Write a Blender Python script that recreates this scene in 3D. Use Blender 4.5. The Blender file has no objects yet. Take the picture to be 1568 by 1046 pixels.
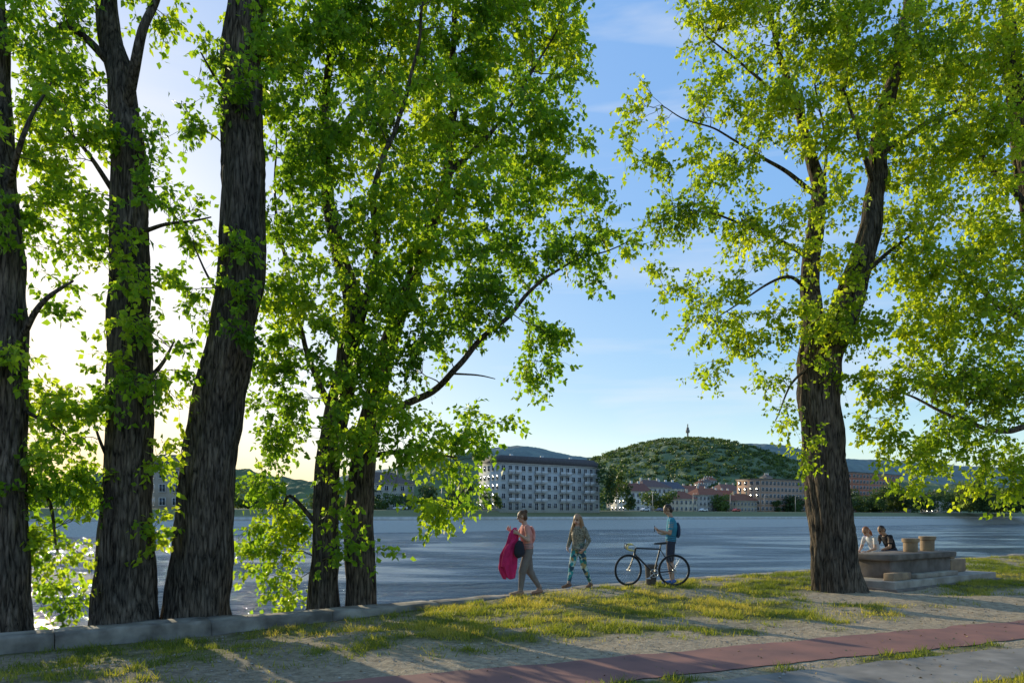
import bpy, math, random
import numpy as np
from mathutils import Vector, Matrix
from mathutils.kdtree import KDTree

rng = np.random.default_rng(7)
random.seed(7)
scene = bpy.context.scene
col = scene.collection
EYE = 1.6

# ------------------------------------------------------------------ image-pixel-to-world helpers
def S(px, py, D):
    """unprojects image coordinates: pixel column, pixel row, estimated forward distance -> world metres"""
    return np.array([(px-784)/1100.0*D, D, EYE+(790-py)/1100.0*D])
CU, SU = 0.8192, 0.5735            # river runs along u = (CU,SU); v points across the river
def R2W(u, v): return (CU*u-SU*v, SU*u+CU*v)
def W2R(x, y): return (CU*x+SU*y, -SU*x+CU*y)

def sstep(a, b, x):
    t = np.clip((np.asarray(x, float)-a)/(b-a), 0, 1)
    return t*t*(3-2*t)
_tab = np.random.default_rng(3).random((256, 256))
def vnoise(x, y):
    x = np.asarray(x, float); y = np.asarray(y, float)
    xi = np.floor(x).astype(int); yi = np.floor(y).astype(int)
    fx = x-xi; fy = y-yi
    fx = fx*fx*(3-2*fx); fy = fy*fy*(3-2*fy)
    a = _tab[xi & 255, yi & 255]; b = _tab[(xi+1) & 255, yi & 255]
    c = _tab[xi & 255, (yi+1) & 255]; d = _tab[(xi+1) & 255, (yi+1) & 255]
    return (a*(1-fx)+b*fx)*(1-fy)+(c*(1-fx)+d*fx)*fy
def fbm(x, y, o=4):
    s = 0; a = .5; t = 0
    for i in range(o):
        s = s+a*vnoise(np.asarray(x)*2**i+13*i, np.asarray(y)*2**i+7*i); t += a; a *= .5
    return s/t

# ------------------------------------------------------------------ materials
def nmat(name):
    m = bpy.data.materials.new(name); m.use_nodes = True
    nt = m.node_tree; b = nt.nodes['Principled BSDF']
    return m, nt, b
def mat(name, c, rough=.8, c2=None, scale=5, bump=0, bdist=.02, metal=0, stretch=(1, 1, 1), detail=6, spec=.3, lo=.35, hi=.65):
    m, nt, b = nmat(name)
    b.inputs['Roughness'].default_value = rough
    b.inputs['Metallic'].default_value = metal
    b.inputs['Specular IOR Level'].default_value = spec
    if c2 is None: c2 = tuple(x*.75 for x in c)
    tc = nt.nodes.new('ShaderNodeTexCoord'); mp = nt.nodes.new('ShaderNodeMapping')
    mp.inputs['Scale'].default_value = stretch
    n = nt.nodes.new('ShaderNodeTexNoise'); n.inputs['Scale'].default_value = scale; n.inputs['Detail'].default_value = detail
    r = nt.nodes.new('ShaderNodeValToRGB')
    r.color_ramp.elements[0].position = lo; r.color_ramp.elements[1].position = hi
    r.color_ramp.elements[0].color = (*c2, 1); r.color_ramp.elements[1].color = (*c, 1)
    L = nt.links.new
    L(tc.outputs['Object'], mp.inputs[0]); L(mp.outputs[0], n.inputs['Vector'])
    L(n.outputs[0], r.inputs[0]); L(r.outputs[0], b.inputs['Base Color'])
    if bump:
        bp = nt.nodes.new('ShaderNodeBump'); bp.inputs['Strength'].default_value = bump; bp.inputs['Distance'].default_value = bdist
        L(n.outputs[0], bp.inputs['Height']); L(bp.outputs[0], b.inputs['Normal'])
    return m

def leaf_mat(name, dark, mid, light, tr=.5, trgain=1.9):
    m, nt, b = nmat(name)
    L = nt.links.new
    at = nt.nodes.new('ShaderNodeAttribute'); at.attribute_name = 'tint'
    r = nt.nodes.new('ShaderNodeValToRGB')
    e = r.color_ramp.elements
    e[0].position = 0; e[0].color = (*dark, 1); e[1].position = 1; e[1].color = (*light, 1)
    k = e.new(.5); k.color = (*mid, 1)
    L(at.outputs['Fac'], r.inputs[0]); L(r.outputs[0], b.inputs['Base Color'])
    b.inputs['Roughness'].default_value = .5; b.inputs['Specular IOR Level'].default_value = .3
    t = nt.nodes.new('ShaderNodeBsdfTranslucent')
    g = nt.nodes.new('ShaderNodeMixRGB'); g.blend_type = 'MULTIPLY'; g.inputs[0].default_value = 1
    g.inputs[2].default_value = (trgain*1.15, trgain, trgain*.5, 1)
    L(r.outputs[0], g.inputs[1]); L(g.outputs[0], t.inputs[0])
    mx = nt.nodes.new('ShaderNodeMixShader'); mx.inputs[0].default_value = tr
    L(b.outputs[0], mx.inputs[1]); L(t.outputs[0], mx.inputs[2])
    L(mx.outputs[0], nt.nodes['Material Output'].inputs['Surface'])
    return m

M_leaf = leaf_mat('poplar_leaves', (.055, .125, .014), (.13, .24, .018), (.25, .335, .025), .62, 2.5)
M_leaf2 = leaf_mat('locust_leaves', (.075, .145, .014), (.17, .26, .018), (.28, .35, .025), .62, 2.5)
M_grassb = leaf_mat('grass_blades', (.08, .12, .018), (.16, .20, .028), (.32, .29, .07), .5, 2.0)
M_farleaf = leaf_mat('far_foliage', (.040, .075, .028), (.07, .12, .035), (.13, .18, .04), .35, 1.6)

def bark_mat():
    m, nt, b = nmat('bark'); L = nt.links.new
    tc = nt.nodes.new('ShaderNodeTexCoord'); mp = nt.nodes.new('ShaderNodeMapping')
    mp.inputs['Scale'].default_value = (21, 21, 3.0)
    n = nt.nodes.new('ShaderNodeTexNoise'); n.inputs['Scale'].default_value = 1.0; n.inputs['Detail'].default_value = 10; n.inputs['Roughness'].default_value = .64; n.inputs['Distortion'].default_value = 1.0
    v = nt.nodes.new('ShaderNodeTexVoronoi'); v.feature = 'DISTANCE_TO_EDGE'; v.inputs['Scale'].default_value = .8
    n2 = nt.nodes.new('ShaderNodeTexNoise'); n2.inputs['Scale'].default_value = 1.3; n2.inputs['Detail'].default_value = 5
    r = nt.nodes.new('ShaderNodeValToRGB')
    r.color_ramp.elements[0].position = .40; r.color_ramp.elements[0].color = (.020, .017, .014, 1)
    r.color_ramp.elements[1].position = .82; r.color_ramp.elements[1].color = (.27, .225, .18, 1)
    r2 = nt.nodes.new('ShaderNodeValToRGB')
    r2.color_ramp.elements[0].position = .35; r2.color_ramp.elements[1].position = .7
    r2.color_ramp.elements[0].color = (.58, .58, .56, 1); r2.color_ramp.elements[1].color = (1.15, 1.04, .92, 1)
    mu = nt.nodes.new('ShaderNodeMixRGB'); mu.blend_type = 'MULTIPLY'; mu.inputs[0].default_value = 1
    mm = nt.nodes.new('ShaderNodeMath'); mm.operation = 'MULTIPLY_ADD'; mm.inputs[1].default_value = .6
    bp = nt.nodes.new('ShaderNodeBump'); bp.inputs['Strength'].default_value = 1; bp.inputs['Distance'].default_value = .07
    L(tc.outputs['Object'], mp.inputs[0]); L(mp.outputs[0], n.inputs['Vector']); L(mp.outputs[0], v.inputs['Vector'])
    L(tc.outputs['Object'], n2.inputs['Vector'])
    L(v.outputs['Distance'], mm.inputs[0]); L(n.outputs[0], mm.inputs[2])
    L(mm.outputs[0], r.inputs[0]); L(n2.outputs[0], r2.inputs[0]); L(r.outputs[0], mu.inputs[1]); L(r2.outputs[0], mu.inputs[2])
    L(mu.outputs[0], b.inputs['Base Color']); L(mm.outputs[0], bp.inputs['Height']); L(bp.outputs[0], b.inputs['Normal'])
    b.inputs['Roughness'].default_value = .95; b.inputs['Specular IOR Level'].default_value = .1
    return m
M_bark = bark_mat()
M_twig = mat('twig_bark', (.12, .095, .055), .9, (.06, .045, .028), 8)

# ------------------------------------------------------------------ mesh helpers
def mk_mesh(name, V, Q, mats, smooth=False, parent=None, attr=None, midx=None):
    V = np.asarray(V, np.float32).reshape(-1, 3); Q = np.asarray(Q, np.int32).reshape(-1, 4)
    me = bpy.data.meshes.new(name)
    me.vertices.add(len(V)); me.vertices.foreach_set('co', V.ravel())
    me.loops.add(Q.size); me.loops.foreach_set('vertex_index', Q.ravel())
    me.polygons.add(len(Q)); me.polygons.foreach_set('loop_start', np.arange(0, Q.size, 4, dtype=np.int32))
    me.update(calc_edges=True)
    if smooth: me.polygons.foreach_set('use_smooth', np.ones(len(Q), bool))
    if not isinstance(mats, (list, tuple)): mats = [mats]
    for m in mats: me.materials.append(m)
    if midx is not None: me.polygons.foreach_set('material_index', np.asarray(midx, np.int32))
    if attr is not None:
        a = me.attributes.new('tint', 'FLOAT', 'FACE'); a.data.foreach_set('value', np.asarray(attr, np.float32))
    ob = bpy.data.objects.new(name, me); col.objects.link(ob)
    if parent: ob.parent = parent
    return ob
def empty(name, loc=(0, 0, 0), yaw=0):
    e = bpy.data.objects.new(name, None); e.location = loc; e.rotation_euler = (0, 0, yaw); e.empty_display_size = .2
    col.objects.link(e); return e
def nrm(a):
    a = np.asarray(a, float); return a/(np.linalg.norm(a, axis=-1, keepdims=True)+1e-9)

def batch_tubes(P, Rr, Sd):
    N, K, _ = P.shape
    d = nrm(P[:, -1]-P[:, 0])
    ref = np.where(np.abs(d[:, 2:3]) < .9, np.array([[0, 0, 1.]]), np.array([[1., 0, 0]]))
    a = nrm(np.cross(d, ref)); b = np.cross(d, a)
    th = np.arange(Sd)*2*np.pi/Sd
    off = np.cos(th)[None, :, None]*a[:, None, :]+np.sin(th)[None, :, None]*b[:, None, :]
    V = P[:, :, None, :]+Rr[:, :, None, None]*off[:, None, :, :]
    idx = np.arange(N*K*Sd).reshape(N, K, Sd)
    q = np.stack([idx[:, :-1, :], np.roll(idx, -1, 2)[:, :-1, :], np.roll(idx, -1, 2)[:, 1:, :], idx[:, 1:, :]], -1)
    return V.reshape(-1, 3), q.reshape(-1, 4)

def catmull(pts, rad, step):
    pts = np.array(pts, float); rad = np.array(rad, float)
    P = np.vstack([2*pts[0]-pts[1], pts, 2*pts[-1]-pts[-2]]); Rr = np.r_[rad[0], rad, rad[-1]]
    o = []; r = []
    for i in range(1, len(P)-2):
        n = max(2, int(np.linalg.norm(P[i+1]-P[i])/step))
        for t in np.arange(n)/n:
            o.append(.5*((2*P[i])+(-P[i-1]+P[i+1])*t+(2*P[i-1]-5*P[i]+4*P[i+1]-P[i+2])*t*t+(-P[i-1]+3*P[i]-3*P[i+1]+P[i+2])*t**3))
            r.append(Rr[i]*(1-t)+Rr[i+1]*t)
    o.append(P[-2]); r.append(Rr[-2])
    return np.array(o), np.array(r)

def limb_tube(C, Rr, sides, flare=0, amp=.04, lobes=5, ph=0):
    n = len(C)
    T = nrm(np.gradient(C, axis=0))
    a = nrm(np.cross(T, np.array([.1, 1, .05]))); b = np.cross(T, a)
    th = np.arange(sides)*2*np.pi/sides
    s = np.r_[0, np.cumsum(np.linalg.norm(np.diff(C, axis=0), axis=1))]
    f = np.clip(Rr*13, 1.5, 7)
    cx = np.cos(th)[None]*f[:, None]; cy = np.sin(th)[None]*f[:, None]
    nz = vnoise(cx+s[:, None]*.75+ph, cy+s[:, None]*.45+31)
    rid = 1-np.abs(2*nz-1)*2
    nz2 = vnoise(cx*2.1+s[:, None]*1.8+9, cy*2.1-s[:, None]*1.5)
    big = vnoise(np.cos(th)[None]*1.2+s[:, None]*.5+ph, np.sin(th)[None]*1.2+s[:, None]*.4)
    RR = Rr[:, None]*(1+amp*rid*.9+amp*1.0*(nz2-.5)+.16*(big-.5))
    if flare:
        e = np.exp(-np.clip(s, 0, 9)/.26)[:, None]
        RR = RR*(1+flare*e*(1+.75*np.cos(lobes*th[None]+ph+1.1*np.sin(2*th[None]))))
    V = C[:, None, :]+RR[:, :, None]*(np.cos(th)[None, :, None]*a[:, None, :]+np.sin(th)[None, :, None]*b[:, None, :])
    idx = np.arange(n*sides).reshape(n, sides); r = np.roll(idx, -1, 1)
    q = np.stack([idx[:-1], r[:-1], r[1:], idx[1:]], -1)
    return V.reshape(-1, 3), q.reshape(-1, 4)

def build_leaves(B, D, L, W, zb=.15):
    n = len(B)
    nn = nrm(rng.normal(size=(n, 3))*.9+np.array([0, 0, zb]))
    side = nrm(np.cross(D, nn)); up = np.cross(side, D)
    v0 = B; v2 = B+D*L[:, None]-np.array([0, 0, 1])*L[:, None]*.15
    mid = B+D*(L*.42)[:, None]
    fold = up*(L*.13)[:, None]
    v1 = mid+side*(W*.5)[:, None]+fold; v3 = mid-side*(W*.5)[:, None]+fold
    V = np.stack([v0, v1, v2, v3], 1).reshape(-1, 3)
    return V, np.arange(4*n).reshape(n, 4)

LEAFCOUNT = 0
def build_tree(name, limbs, puffs, leaf=.104, lmat=None, leaves_per=12, twigs=6, twiglen=.36, tintbias=0., flare=.3, droop=.25, dm_=1.05):
    global LEAFCOUNT
    par = empty(name, tuple(limbs[0][0][0]))
    o = np.array(limbs[0][0][0])
    VV = []; QQ = []; off = 0
    nodesP = []; nodesR = []
    for i, lb in enumerate(limbs):
        pts = [p for p, r in lb]; rad = [r for p, r in lb]
        if i > 0: pts = [p+rng.normal(size=3)*np.array([.0, .15, 0])*(0 if k == 0 else 1) for k, p in enumerate(pts)]
        big = rad[0] > .25
        C, Rr = catmull(pts, rad, .05 if big else .1)
        w = np.stack([vnoise(np.arange(len(C))*(.09 if big else .16)+i*9+k*50, k*3.3)-.5 for k in range(3)], 1)*(.05 if big else .10)
        w *= np.clip(np.arange(len(C))/15., 0, 1)[:, None]
        C = C+w
        V, Q = limb_tube(C, Rr, 84 if big else 14, flare=flare if i == 0 or (big and abs(pts[0][2]-limbs[0][0][0][2]) < .3) else 0, amp=.10 if big else .06, ph=i*2.1)
        VV.append(V); QQ.append(Q+off); off += len(V)
        nodesP.append(C[::2]); nodesR.append(Rr[::2])
    mk_mesh('trunk', np.vstack(VV)-o, np.vstack(QQ), M_bark, True, par)
    NP = np.vstack(nodesP); NR = np.concatenate(nodesR)
    keep = NP[:, 2] > .7
    NP = NP[keep]; NR = NR[keep]
    T = []
    for (px, py, D, rx, rz, ry, dens) in puffs:
        c = S(px, py, D); r = np.array([rx/1100*D, ry, rz/1100*D])
        n = max(3, int(dens*dm_*4.19*r[0]*r[1]*r[2]))
        d = nrm(rng.normal(size=(n, 3)))*(rng.random((n, 1))**.45)
        T.append(c+d*r)
    T = np.vstack(T)
    dm = np.array([np.min(np.linalg.norm(NP-t, axis=1)) for t in T])
    T = T[np.argsort(dm)]
    K = 7
    cap = len(NP)+len(T)*K
    P = np.zeros((cap, 3)); Rn = np.zeros(cap); n0 = len(NP); P[:n0] = NP; Rn[:n0] = NR
    BP = []; BR = []
    tt = np.linspace(0, 1, K)[:, None]
    for t in T:
        dv = P[:n0]-t
        d = np.sqrt((dv**2).sum(1))
        cost = d+.55*np.maximum(0, dv[:, 2]+.15*d)+np.where(Rn[:n0] < .007, .5, 0)
        j = int(np.argmin(cost)); p = P[j]; L = d[j]
        c = p*.55+t*.45+np.array([0, 0, .12*L])+rng.normal(size=3)*.07*L
        path = (1-tt)**2*p+2*tt*(1-tt)*c+tt**2*t
        path[1:-1] += rng.normal(size=(K-2, 3))*.018*min(L, 2)
        r0 = min(Rn[j]*.65, .005+.012*L); r0 = max(r0, .0045)
        rr = np.linspace(r0, .0035, K)
        BP.append(path); BR.append(rr)
        P[n0:n0+K-1] = path[1:]; Rn[n0:n0+K-1] = rr[1:]; n0 += K-1
    BP = np.array(BP); BR = np.array(BR)
    V, Q = batch_tubes(BP, BR, 5)
    N = len(BP)
    st = rng.choice([3, 4, 5, 6, 6, 6], size=(N, twigs))
    base = BP[np.arange(N)[:, None], st]
    bd = nrm(BP[:, -1]-BP[:, 2])[:, None, :]
    td = nrm(bd*.7+rng.normal(size=(N, twigs, 3))*.75+np.array([0, 0, .05]))
    tl = twiglen*(.5+rng.random((N, twigs, 1)))
    p1 = base+td*tl*.5; p2 = base+td*tl+np.array([0, 0, -droop])*tl
    TW = np.stack([base, p1, p2], 2).reshape(-1, 3, 3)
    TR = np.tile(np.array([.004, .003, .0018]), (len(TW), 1))
    V2, Q2 = batch_tubes(TW, TR, 3)
    mk_mesh('branches', np.vstack([V, V2])-o, np.vstack([Q, Q2+len(V)]), M_twig, True, par)
    s = rng.random((len(TW), leaves_per, 1))*1.0+.08
    q0, q1, q2 = TW[:, None, 0], TW[:, None, 1], TW[:, None, 2]
    B = (1-s)**2*q0+2*s*(1-s)*q1+s**2*q2
    D = nrm(nrm(q2-q0)*.5+rng.normal(size=(len(TW), leaves_per, 3))*.75+np.array([0, 0, -.35]))
    B = B+D*.012+rng.normal(size=B.shape)*.03
    e_ = BP[:, -1]
    reg = (vnoise(e_[:, 0]*.9+e_[:, 1]*.5, e_[:, 2]*.9+20)-.5)*.6
    clt = np.repeat(np.clip(rng.normal(.5, .17, size=N)+reg, 0, 1), twigs)[:, None]
    ct = clt+rng.normal(size=(len(TW), leaves_per))*.14+tintbias
    B = B.reshape(-1, 3); D = D.reshape(-1, 3)
    L = leaf*(.55+.7*rng.random(len(B))); W = L*(.70+.2*rng.random(len(B)))
    V, Q = build_leaves(B, D, L, W)
    LEAFCOUNT += len(Q)
    mk_mesh('leaves', V-o, Q, lmat or M_leaf, False, par, attr=np.clip(ct.ravel(), 0, 1))
    return par

# ------------------------------------------------------------------ camera, sky, sun
cam = bpy.data.cameras.new('camera'); cam.lens = 36*1100/1568; cam.sensor_width = 36
cam.shift_y = 267/1568; cam.clip_end = 8000; cam.clip_start = .1
co = bpy.data.objects.new('camera', cam); co.location = (0, 0, EYE); co.rotation_euler = (math.radians(90), 0, 0)
col.objects.link(co); scene.camera = co

SUN_EL = math.radians(14); SUN_AZ = math.radians(-36)   # azimuth from +Y toward +X
sd = Vector((math.sin(SUN_AZ)*math.cos(SUN_EL), math.cos(SUN_AZ)*math.cos(SUN_EL), math.sin(SUN_EL)))
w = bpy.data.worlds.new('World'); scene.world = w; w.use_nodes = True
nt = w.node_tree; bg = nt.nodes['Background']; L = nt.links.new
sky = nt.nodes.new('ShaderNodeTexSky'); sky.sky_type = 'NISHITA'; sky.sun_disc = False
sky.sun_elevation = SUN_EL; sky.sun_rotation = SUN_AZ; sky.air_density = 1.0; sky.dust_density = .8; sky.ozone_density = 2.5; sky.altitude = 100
def mth(op, a, b_=None, nt=nt):
    n = nt.nodes.new('ShaderNodeMath'); n.operation = op
    for i, q in enumerate((a, b_)):
        if q is None: continue
        if isinstance(q, (int, float)): n.inputs[i].default_value = q
        else: nt.links.new(q, n.inputs[i])
    return n.outputs[0]
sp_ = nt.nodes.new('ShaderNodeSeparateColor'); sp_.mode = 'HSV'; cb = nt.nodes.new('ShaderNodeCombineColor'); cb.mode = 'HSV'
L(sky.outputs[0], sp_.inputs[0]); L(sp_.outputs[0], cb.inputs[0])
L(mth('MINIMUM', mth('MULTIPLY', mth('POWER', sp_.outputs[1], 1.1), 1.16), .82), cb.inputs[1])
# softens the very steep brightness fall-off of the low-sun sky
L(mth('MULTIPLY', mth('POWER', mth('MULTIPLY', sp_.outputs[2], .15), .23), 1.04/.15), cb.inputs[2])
tc = nt.nodes.new('ShaderNodeTexCoord'); mp = nt.nodes.new('ShaderNodeMapping'); mp.inputs['Scale'].default_value = (1.2, 1.2, 9); mp.inputs['Rotation'].default_value = (0, .12, 0)
cn = nt.nodes.new('ShaderNodeTexNoise'); cn.inputs['Scale'].default_value = 2.2; cn.inputs['Detail'].default_value = 8; cn.inputs['Distortion'].default_value = .4
cr = nt.nodes.new('ShaderNodeValToRGB'); cr.color_ramp.elements[0].position = .50; cr.color_ramp.elements[1].position = .78
cr.color_ramp.elements[0].color = (0, 0, 0, 1); cr.color_ramp.elements[1].color = (.5, .5, .5, 1)
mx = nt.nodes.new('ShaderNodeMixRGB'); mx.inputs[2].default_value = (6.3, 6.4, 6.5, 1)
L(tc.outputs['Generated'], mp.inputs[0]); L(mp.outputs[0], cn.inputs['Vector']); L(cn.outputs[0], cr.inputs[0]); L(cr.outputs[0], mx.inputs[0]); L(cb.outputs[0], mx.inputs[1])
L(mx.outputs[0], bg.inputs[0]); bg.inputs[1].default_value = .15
sl = bpy.data.lights.new('sun', 'SUN'); sl.energy = 5; sl.angle = math.radians(.5); sl.color = (1, .88, .60)
so = bpy.data.objects.new('sun', sl); so.rotation_euler = (-sd).to_track_quat('-Z', 'Y').to_euler(); so.location = (0, 0, 30)
col.objects.link(so)
scene.view_settings.view_transform = 'Standard'; scene.view_settings.look = 'None'; scene.view_settings.exposure = 0

# ------------------------------------------------------------------ ground
def walltop(u): return .0+.07*sstep(6, 12, u)
def track_t(x, y): return y-(7.05+.43*x)
def pave_t(x, y): return y-(5.60+.42*x)
def ground_z(u, v):
    u = np.asarray(u, float); v = np.asarray(v, float)
    x = CU*u-SU*v; y = SU*u+CU*v
    edge = -.22+.30*sstep(1.5, 11.5, u)
    z = edge*sstep(8.2, 11.2, v)
    t = track_t(x, y)
    bump = sstep(.62, 1.4, t)+sstep(2.3, 3.0, -t)
    z = z+bump*((fbm(x*.8, y*.8, 3)-.5)*.10+(vnoise(x*6, y*6)-.5)*.025)*(1-sstep(11, 11.5, v)*.7)
    vs = [-1e4, 11.6, 11.62, 12.1, 13.3, 14.6, 18, 30, 170, 184, 185, 190, 191, 194, 200, 202, 600, 3000]
    zs = [0, 0, -.25, -.2, -.25, -.9, -3.6, -6, -6, -3.5, -3, 0, .2, .4, 3.3, 3.5, 8, 30]
    far = np.interp(v, vs, zs)
    return np.where(v <= 11.6, z, far)
def grass_amt(x, y):
    b = np.where(x < 4.5, 8.80+.41*x, 10.7+.76*(x-4.5))
    g = sstep(-.3, .6, y-b+(fbm(x*1.3, y*1.3, 4)-.5)*2.6)
    left = sstep(-1.0, -3.0, x)
    n = fbm(x*1.1+5, y*1.1, 5)
    gl = sstep(.44, .58, n+.02)*.8
    g = g*(1-left*.5)*(.18+.82*sstep(.38, .54, n))
    g = np.maximum(g, left*gl*sstep(.55, .8, track_t(x, y)))
    d = np.hypot(x-7.4, y-14.2); g = g*sstep(1.0, 2.4, d+(n-.5)*3)
    tp = pave_t(x, y); tt = track_t(x, y)
    g = np.maximum(g, (tt < -.60)*(tp > .56)*sstep(.36, .54, n))
    g = np.maximum(g, (tp < -.60)*sstep(.34, .5, n))
    return g
us = np.r_[-3000, -1500, -700, -300, -150, -80, -50, -30, -20, -12, np.arange(-5, 31, .1), 34, 40, 50, 70, 110, 200, 400, 800, 1500, 3000]
vs = np.r_[-900, -400, -150, -80, -40, -20, -10, -5, -2, np.arange(0, 11.6, .1), 11.6, 11.62, 12.1, 12.7, 13.3, 14.6, 18, 30, 170, 184, 185, 187, 190, 191, 194, 197, 200, 202, 230, 300, 400, 600, 1000, 2000, 3000]
UU, VV_ = np.meshgrid(us, vs, indexing='ij')
X, Y = R2W(UU, VV_); Z = ground_z(UU, VV_)
idx = np.arange(UU.size).reshape(UU.shape)
Q = np.stack([idx[:-1, :-1], idx[1:, :-1], idx[1:, 1:], idx[:-1, 1:]], -1).reshape(-1, 4)
g = grass_amt(X, Y)
dirt = np.array([.46, .365, .26]); gcol = np.array([.15, .15, .05]); stone = np.array([.58, .55, .49]); soil = np.array([.14, .105, .07])
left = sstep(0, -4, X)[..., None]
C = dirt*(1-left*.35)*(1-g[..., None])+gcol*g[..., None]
far = (VV_ > 11.61)[..., None]
C = np.where(far, soil, C)
C = np.where((VV_ > 180)[..., None], stone, C)
C = np.where((VV_ >= 197)[..., None], np.array([.24, .25, .13]), C)
C = np.where((VV_ >= 202)[..., None], np.array([.20, .20, .12]), C)
gm, nt, b = nmat('ground')
L = nt.links.new
at = nt.nodes.new('ShaderNodeAttribute'); at.attribute_name = 'albedo'
tc = nt.nodes.new('ShaderNodeTexCoord')
n1 = nt.nodes.new('ShaderNodeTexNoise'); n1.inputs['Scale'].default_value = 9; n1.inputs['Detail'].default_value = 12; n1.inputs['Roughness'].default_value = .75
r = nt.nodes.new('ShaderNodeValToRGB'); r.color_ramp.elements[0].position = .33; r.color_ramp.elements[1].position = .68
r.color_ramp.elements[0].color = (.42, .40, .37, 1); r.color_ramp.elements[1].color = (1.3, 1.28, 1.22, 1)
mu = nt.nodes.new('ShaderNodeMixRGB'); mu.blend_type = 'MULTIPLY'; mu.inputs[0].default_value = 1
n2 = nt.nodes.new('ShaderNodeTexNoise'); n2.inputs['Scale'].default_value = 38; n2.inputs['Detail'].default_value = 6
bp = nt.nodes.new('ShaderNodeBump'); bp.inputs['Strength'].default_value = 1; bp.inputs['Distance'].default_value = .03
L(tc.outputs['Object'], n1.inputs['Vector']); L(tc.outputs['Object'], n2.inputs['Vector'])
L(n1.outputs[0], r.inputs[0]); L(at.outputs['Color'], mu.inputs[1]); L(r.outputs[0], mu.inputs[2]); L(mu.outputs[0], b.inputs['Base Color'])
L(n2.outputs[0], bp.inputs['Height']); L(bp.outputs[0], b.inputs['Normal']); b.inputs['Roughness'].default_value = .95; b.inputs['Specular IOR Level'].default_value = .1
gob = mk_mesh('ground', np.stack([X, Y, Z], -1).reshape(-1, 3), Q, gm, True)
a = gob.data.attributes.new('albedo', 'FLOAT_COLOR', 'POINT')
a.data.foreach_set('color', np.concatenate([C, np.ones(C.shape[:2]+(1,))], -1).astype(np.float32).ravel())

def strip(name, slope, icpt, half, z, m, x0=-40, x1=90, step=.06):
    xs = np.arange(x0, x1, step); n = len(xs)
    up = slope*xs+icpt+half+(vnoise(xs*2.3, 5)-.5)*.10+(vnoise(xs*7, 8)-.5)*.06
    lo = slope*xs+icpt-half+(vnoise(xs*2.1, 15)-.5)*.08+(vnoise(xs*7, 18)-.5)*.05
    V = np.vstack([np.c_[xs, lo, np.full(n, z)], np.c_[xs, up, np.full(n, z)]])
    i = np.arange(n-1); Q = np.stack([i, i+1, i+1+n, i+n], -1)
    return mk_mesh(name, V, Q, m)
M_track = mat('red_rubber', (.33, .145, .11), .9, (.18, .09, .08), 1.6, .7, .012, detail=14, lo=.3, hi=.7)
M_pave = mat('path_asphalt', (.34, .29, .24), .9, (.16, .14, .12), 2.4, .7, .012, detail=14, lo=.3, hi=.7)
strip('running_track', .43, 7.05, .58, .010, M_track)
strip('paved_path', .42, 5.60, .56, .008, M_pave)

def scatter_grass():
    n = 620000
    u = rng.uniform(-6, 30, n); v = rng.uniform(2, 11.55, n)
    x, y = R2W(u, v)
    k = (y > 5) & (np.abs(x) < y*.76+.6)
    u, v, x, y = u[k], v[k], x[k], y[k]
    gg = grass_amt(x, y)
    t = track_t(x, y); p = pave_t(x, y)
    clump = sstep(.38, .62, vnoise(x*3.1, y*3.1)*.6+vnoise(x*9, y*9)*.4)
    ok = (rng.random(len(x)) < gg*(.12+.88*clump)) & (np.abs(t) > .56-.06*rng.random(len(x))) & (np.abs(p) > .54)
    u, v, x, y, clump = u[ok], v[ok], x[ok], y[ok], clump[ok]
    n = len(x); z = ground_z(u, v)
    h = (.020+.05*rng.random(n)**1.5)*(.5+1.0*clump); a = rng.uniform(0, 2*np.pi, n); wd = .004+.004*rng.random(n)
    dx = np.cos(a); dy = np.sin(a); b2 = rng.uniform(0, 2*np.pi, n); ln = h*rng.uniform(.1, 1.1, n)
    base = np.c_[x, y, z-.004]; s = np.c_[dx*wd, dy*wd, np.zeros(n)]
    tip = base+np.c_[np.cos(b2)*ln, np.sin(b2)*ln, h]
    V = np.stack([base-s, base+s, tip+s*.15, tip-s*.15], 1).reshape(-1, 3)
    tint = np.clip(.48+.22*rng.normal(size=n)+(fbm(x*1.1, y*1.1, 3)-.5)*1.8, 0, 1)
    mk_mesh('grass', V, np.arange(4*n).reshape(n, 4), M_grassb, False, attr=tint)
    print('grass', n)
scatter_grass()

M_pebble = mat('pebble', (.42, .38, .32), .9, (.2, .165, .13), 3)
def scatter_pebbles():
    n = 12000
    x = rng.uniform(-6, 14, n); y = rng.uniform(5.5, 18, n); u, v = W2R(x, y)
    ok = (v < 11.4) & (rng.random(n) > grass_amt(x, y)*.9) & (np.abs(track_t(x, y)) > .6)
    x, y, u, v = x[ok], y[ok], u[ok], v[ok]; n = len(x); z = ground_z(u, v)
    r = .005+.016*rng.random(n)**3
    dirs = np.array([[1, 0, 0], [0, 1, 0], [-1, 0, 0], [0, -1, 0], [0, 0, .7], [0, 0, -.7]])
    V = np.c_[x, y, z+r*.3][:, None]+dirs[None]*r[:, None, None]*(.7+.6*rng.random((n, 6, 1)))
    f = np.array([[0, 1, 4], [1, 2, 4], [2, 3, 4], [3, 0, 4]])
    me = bpy.data.meshes.new('gravel')
    F = (f[None]+np.arange(n)[:, None, None]*6).reshape(-1, 3)
    me.from_pydata(V.reshape(-1, 3).tolist(), [], F.tolist()); me.materials.append(M_pebble)
    ob = bpy.data.objects.new('gravel', me); col.objects.link(ob)
scatter_pebbles()
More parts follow.
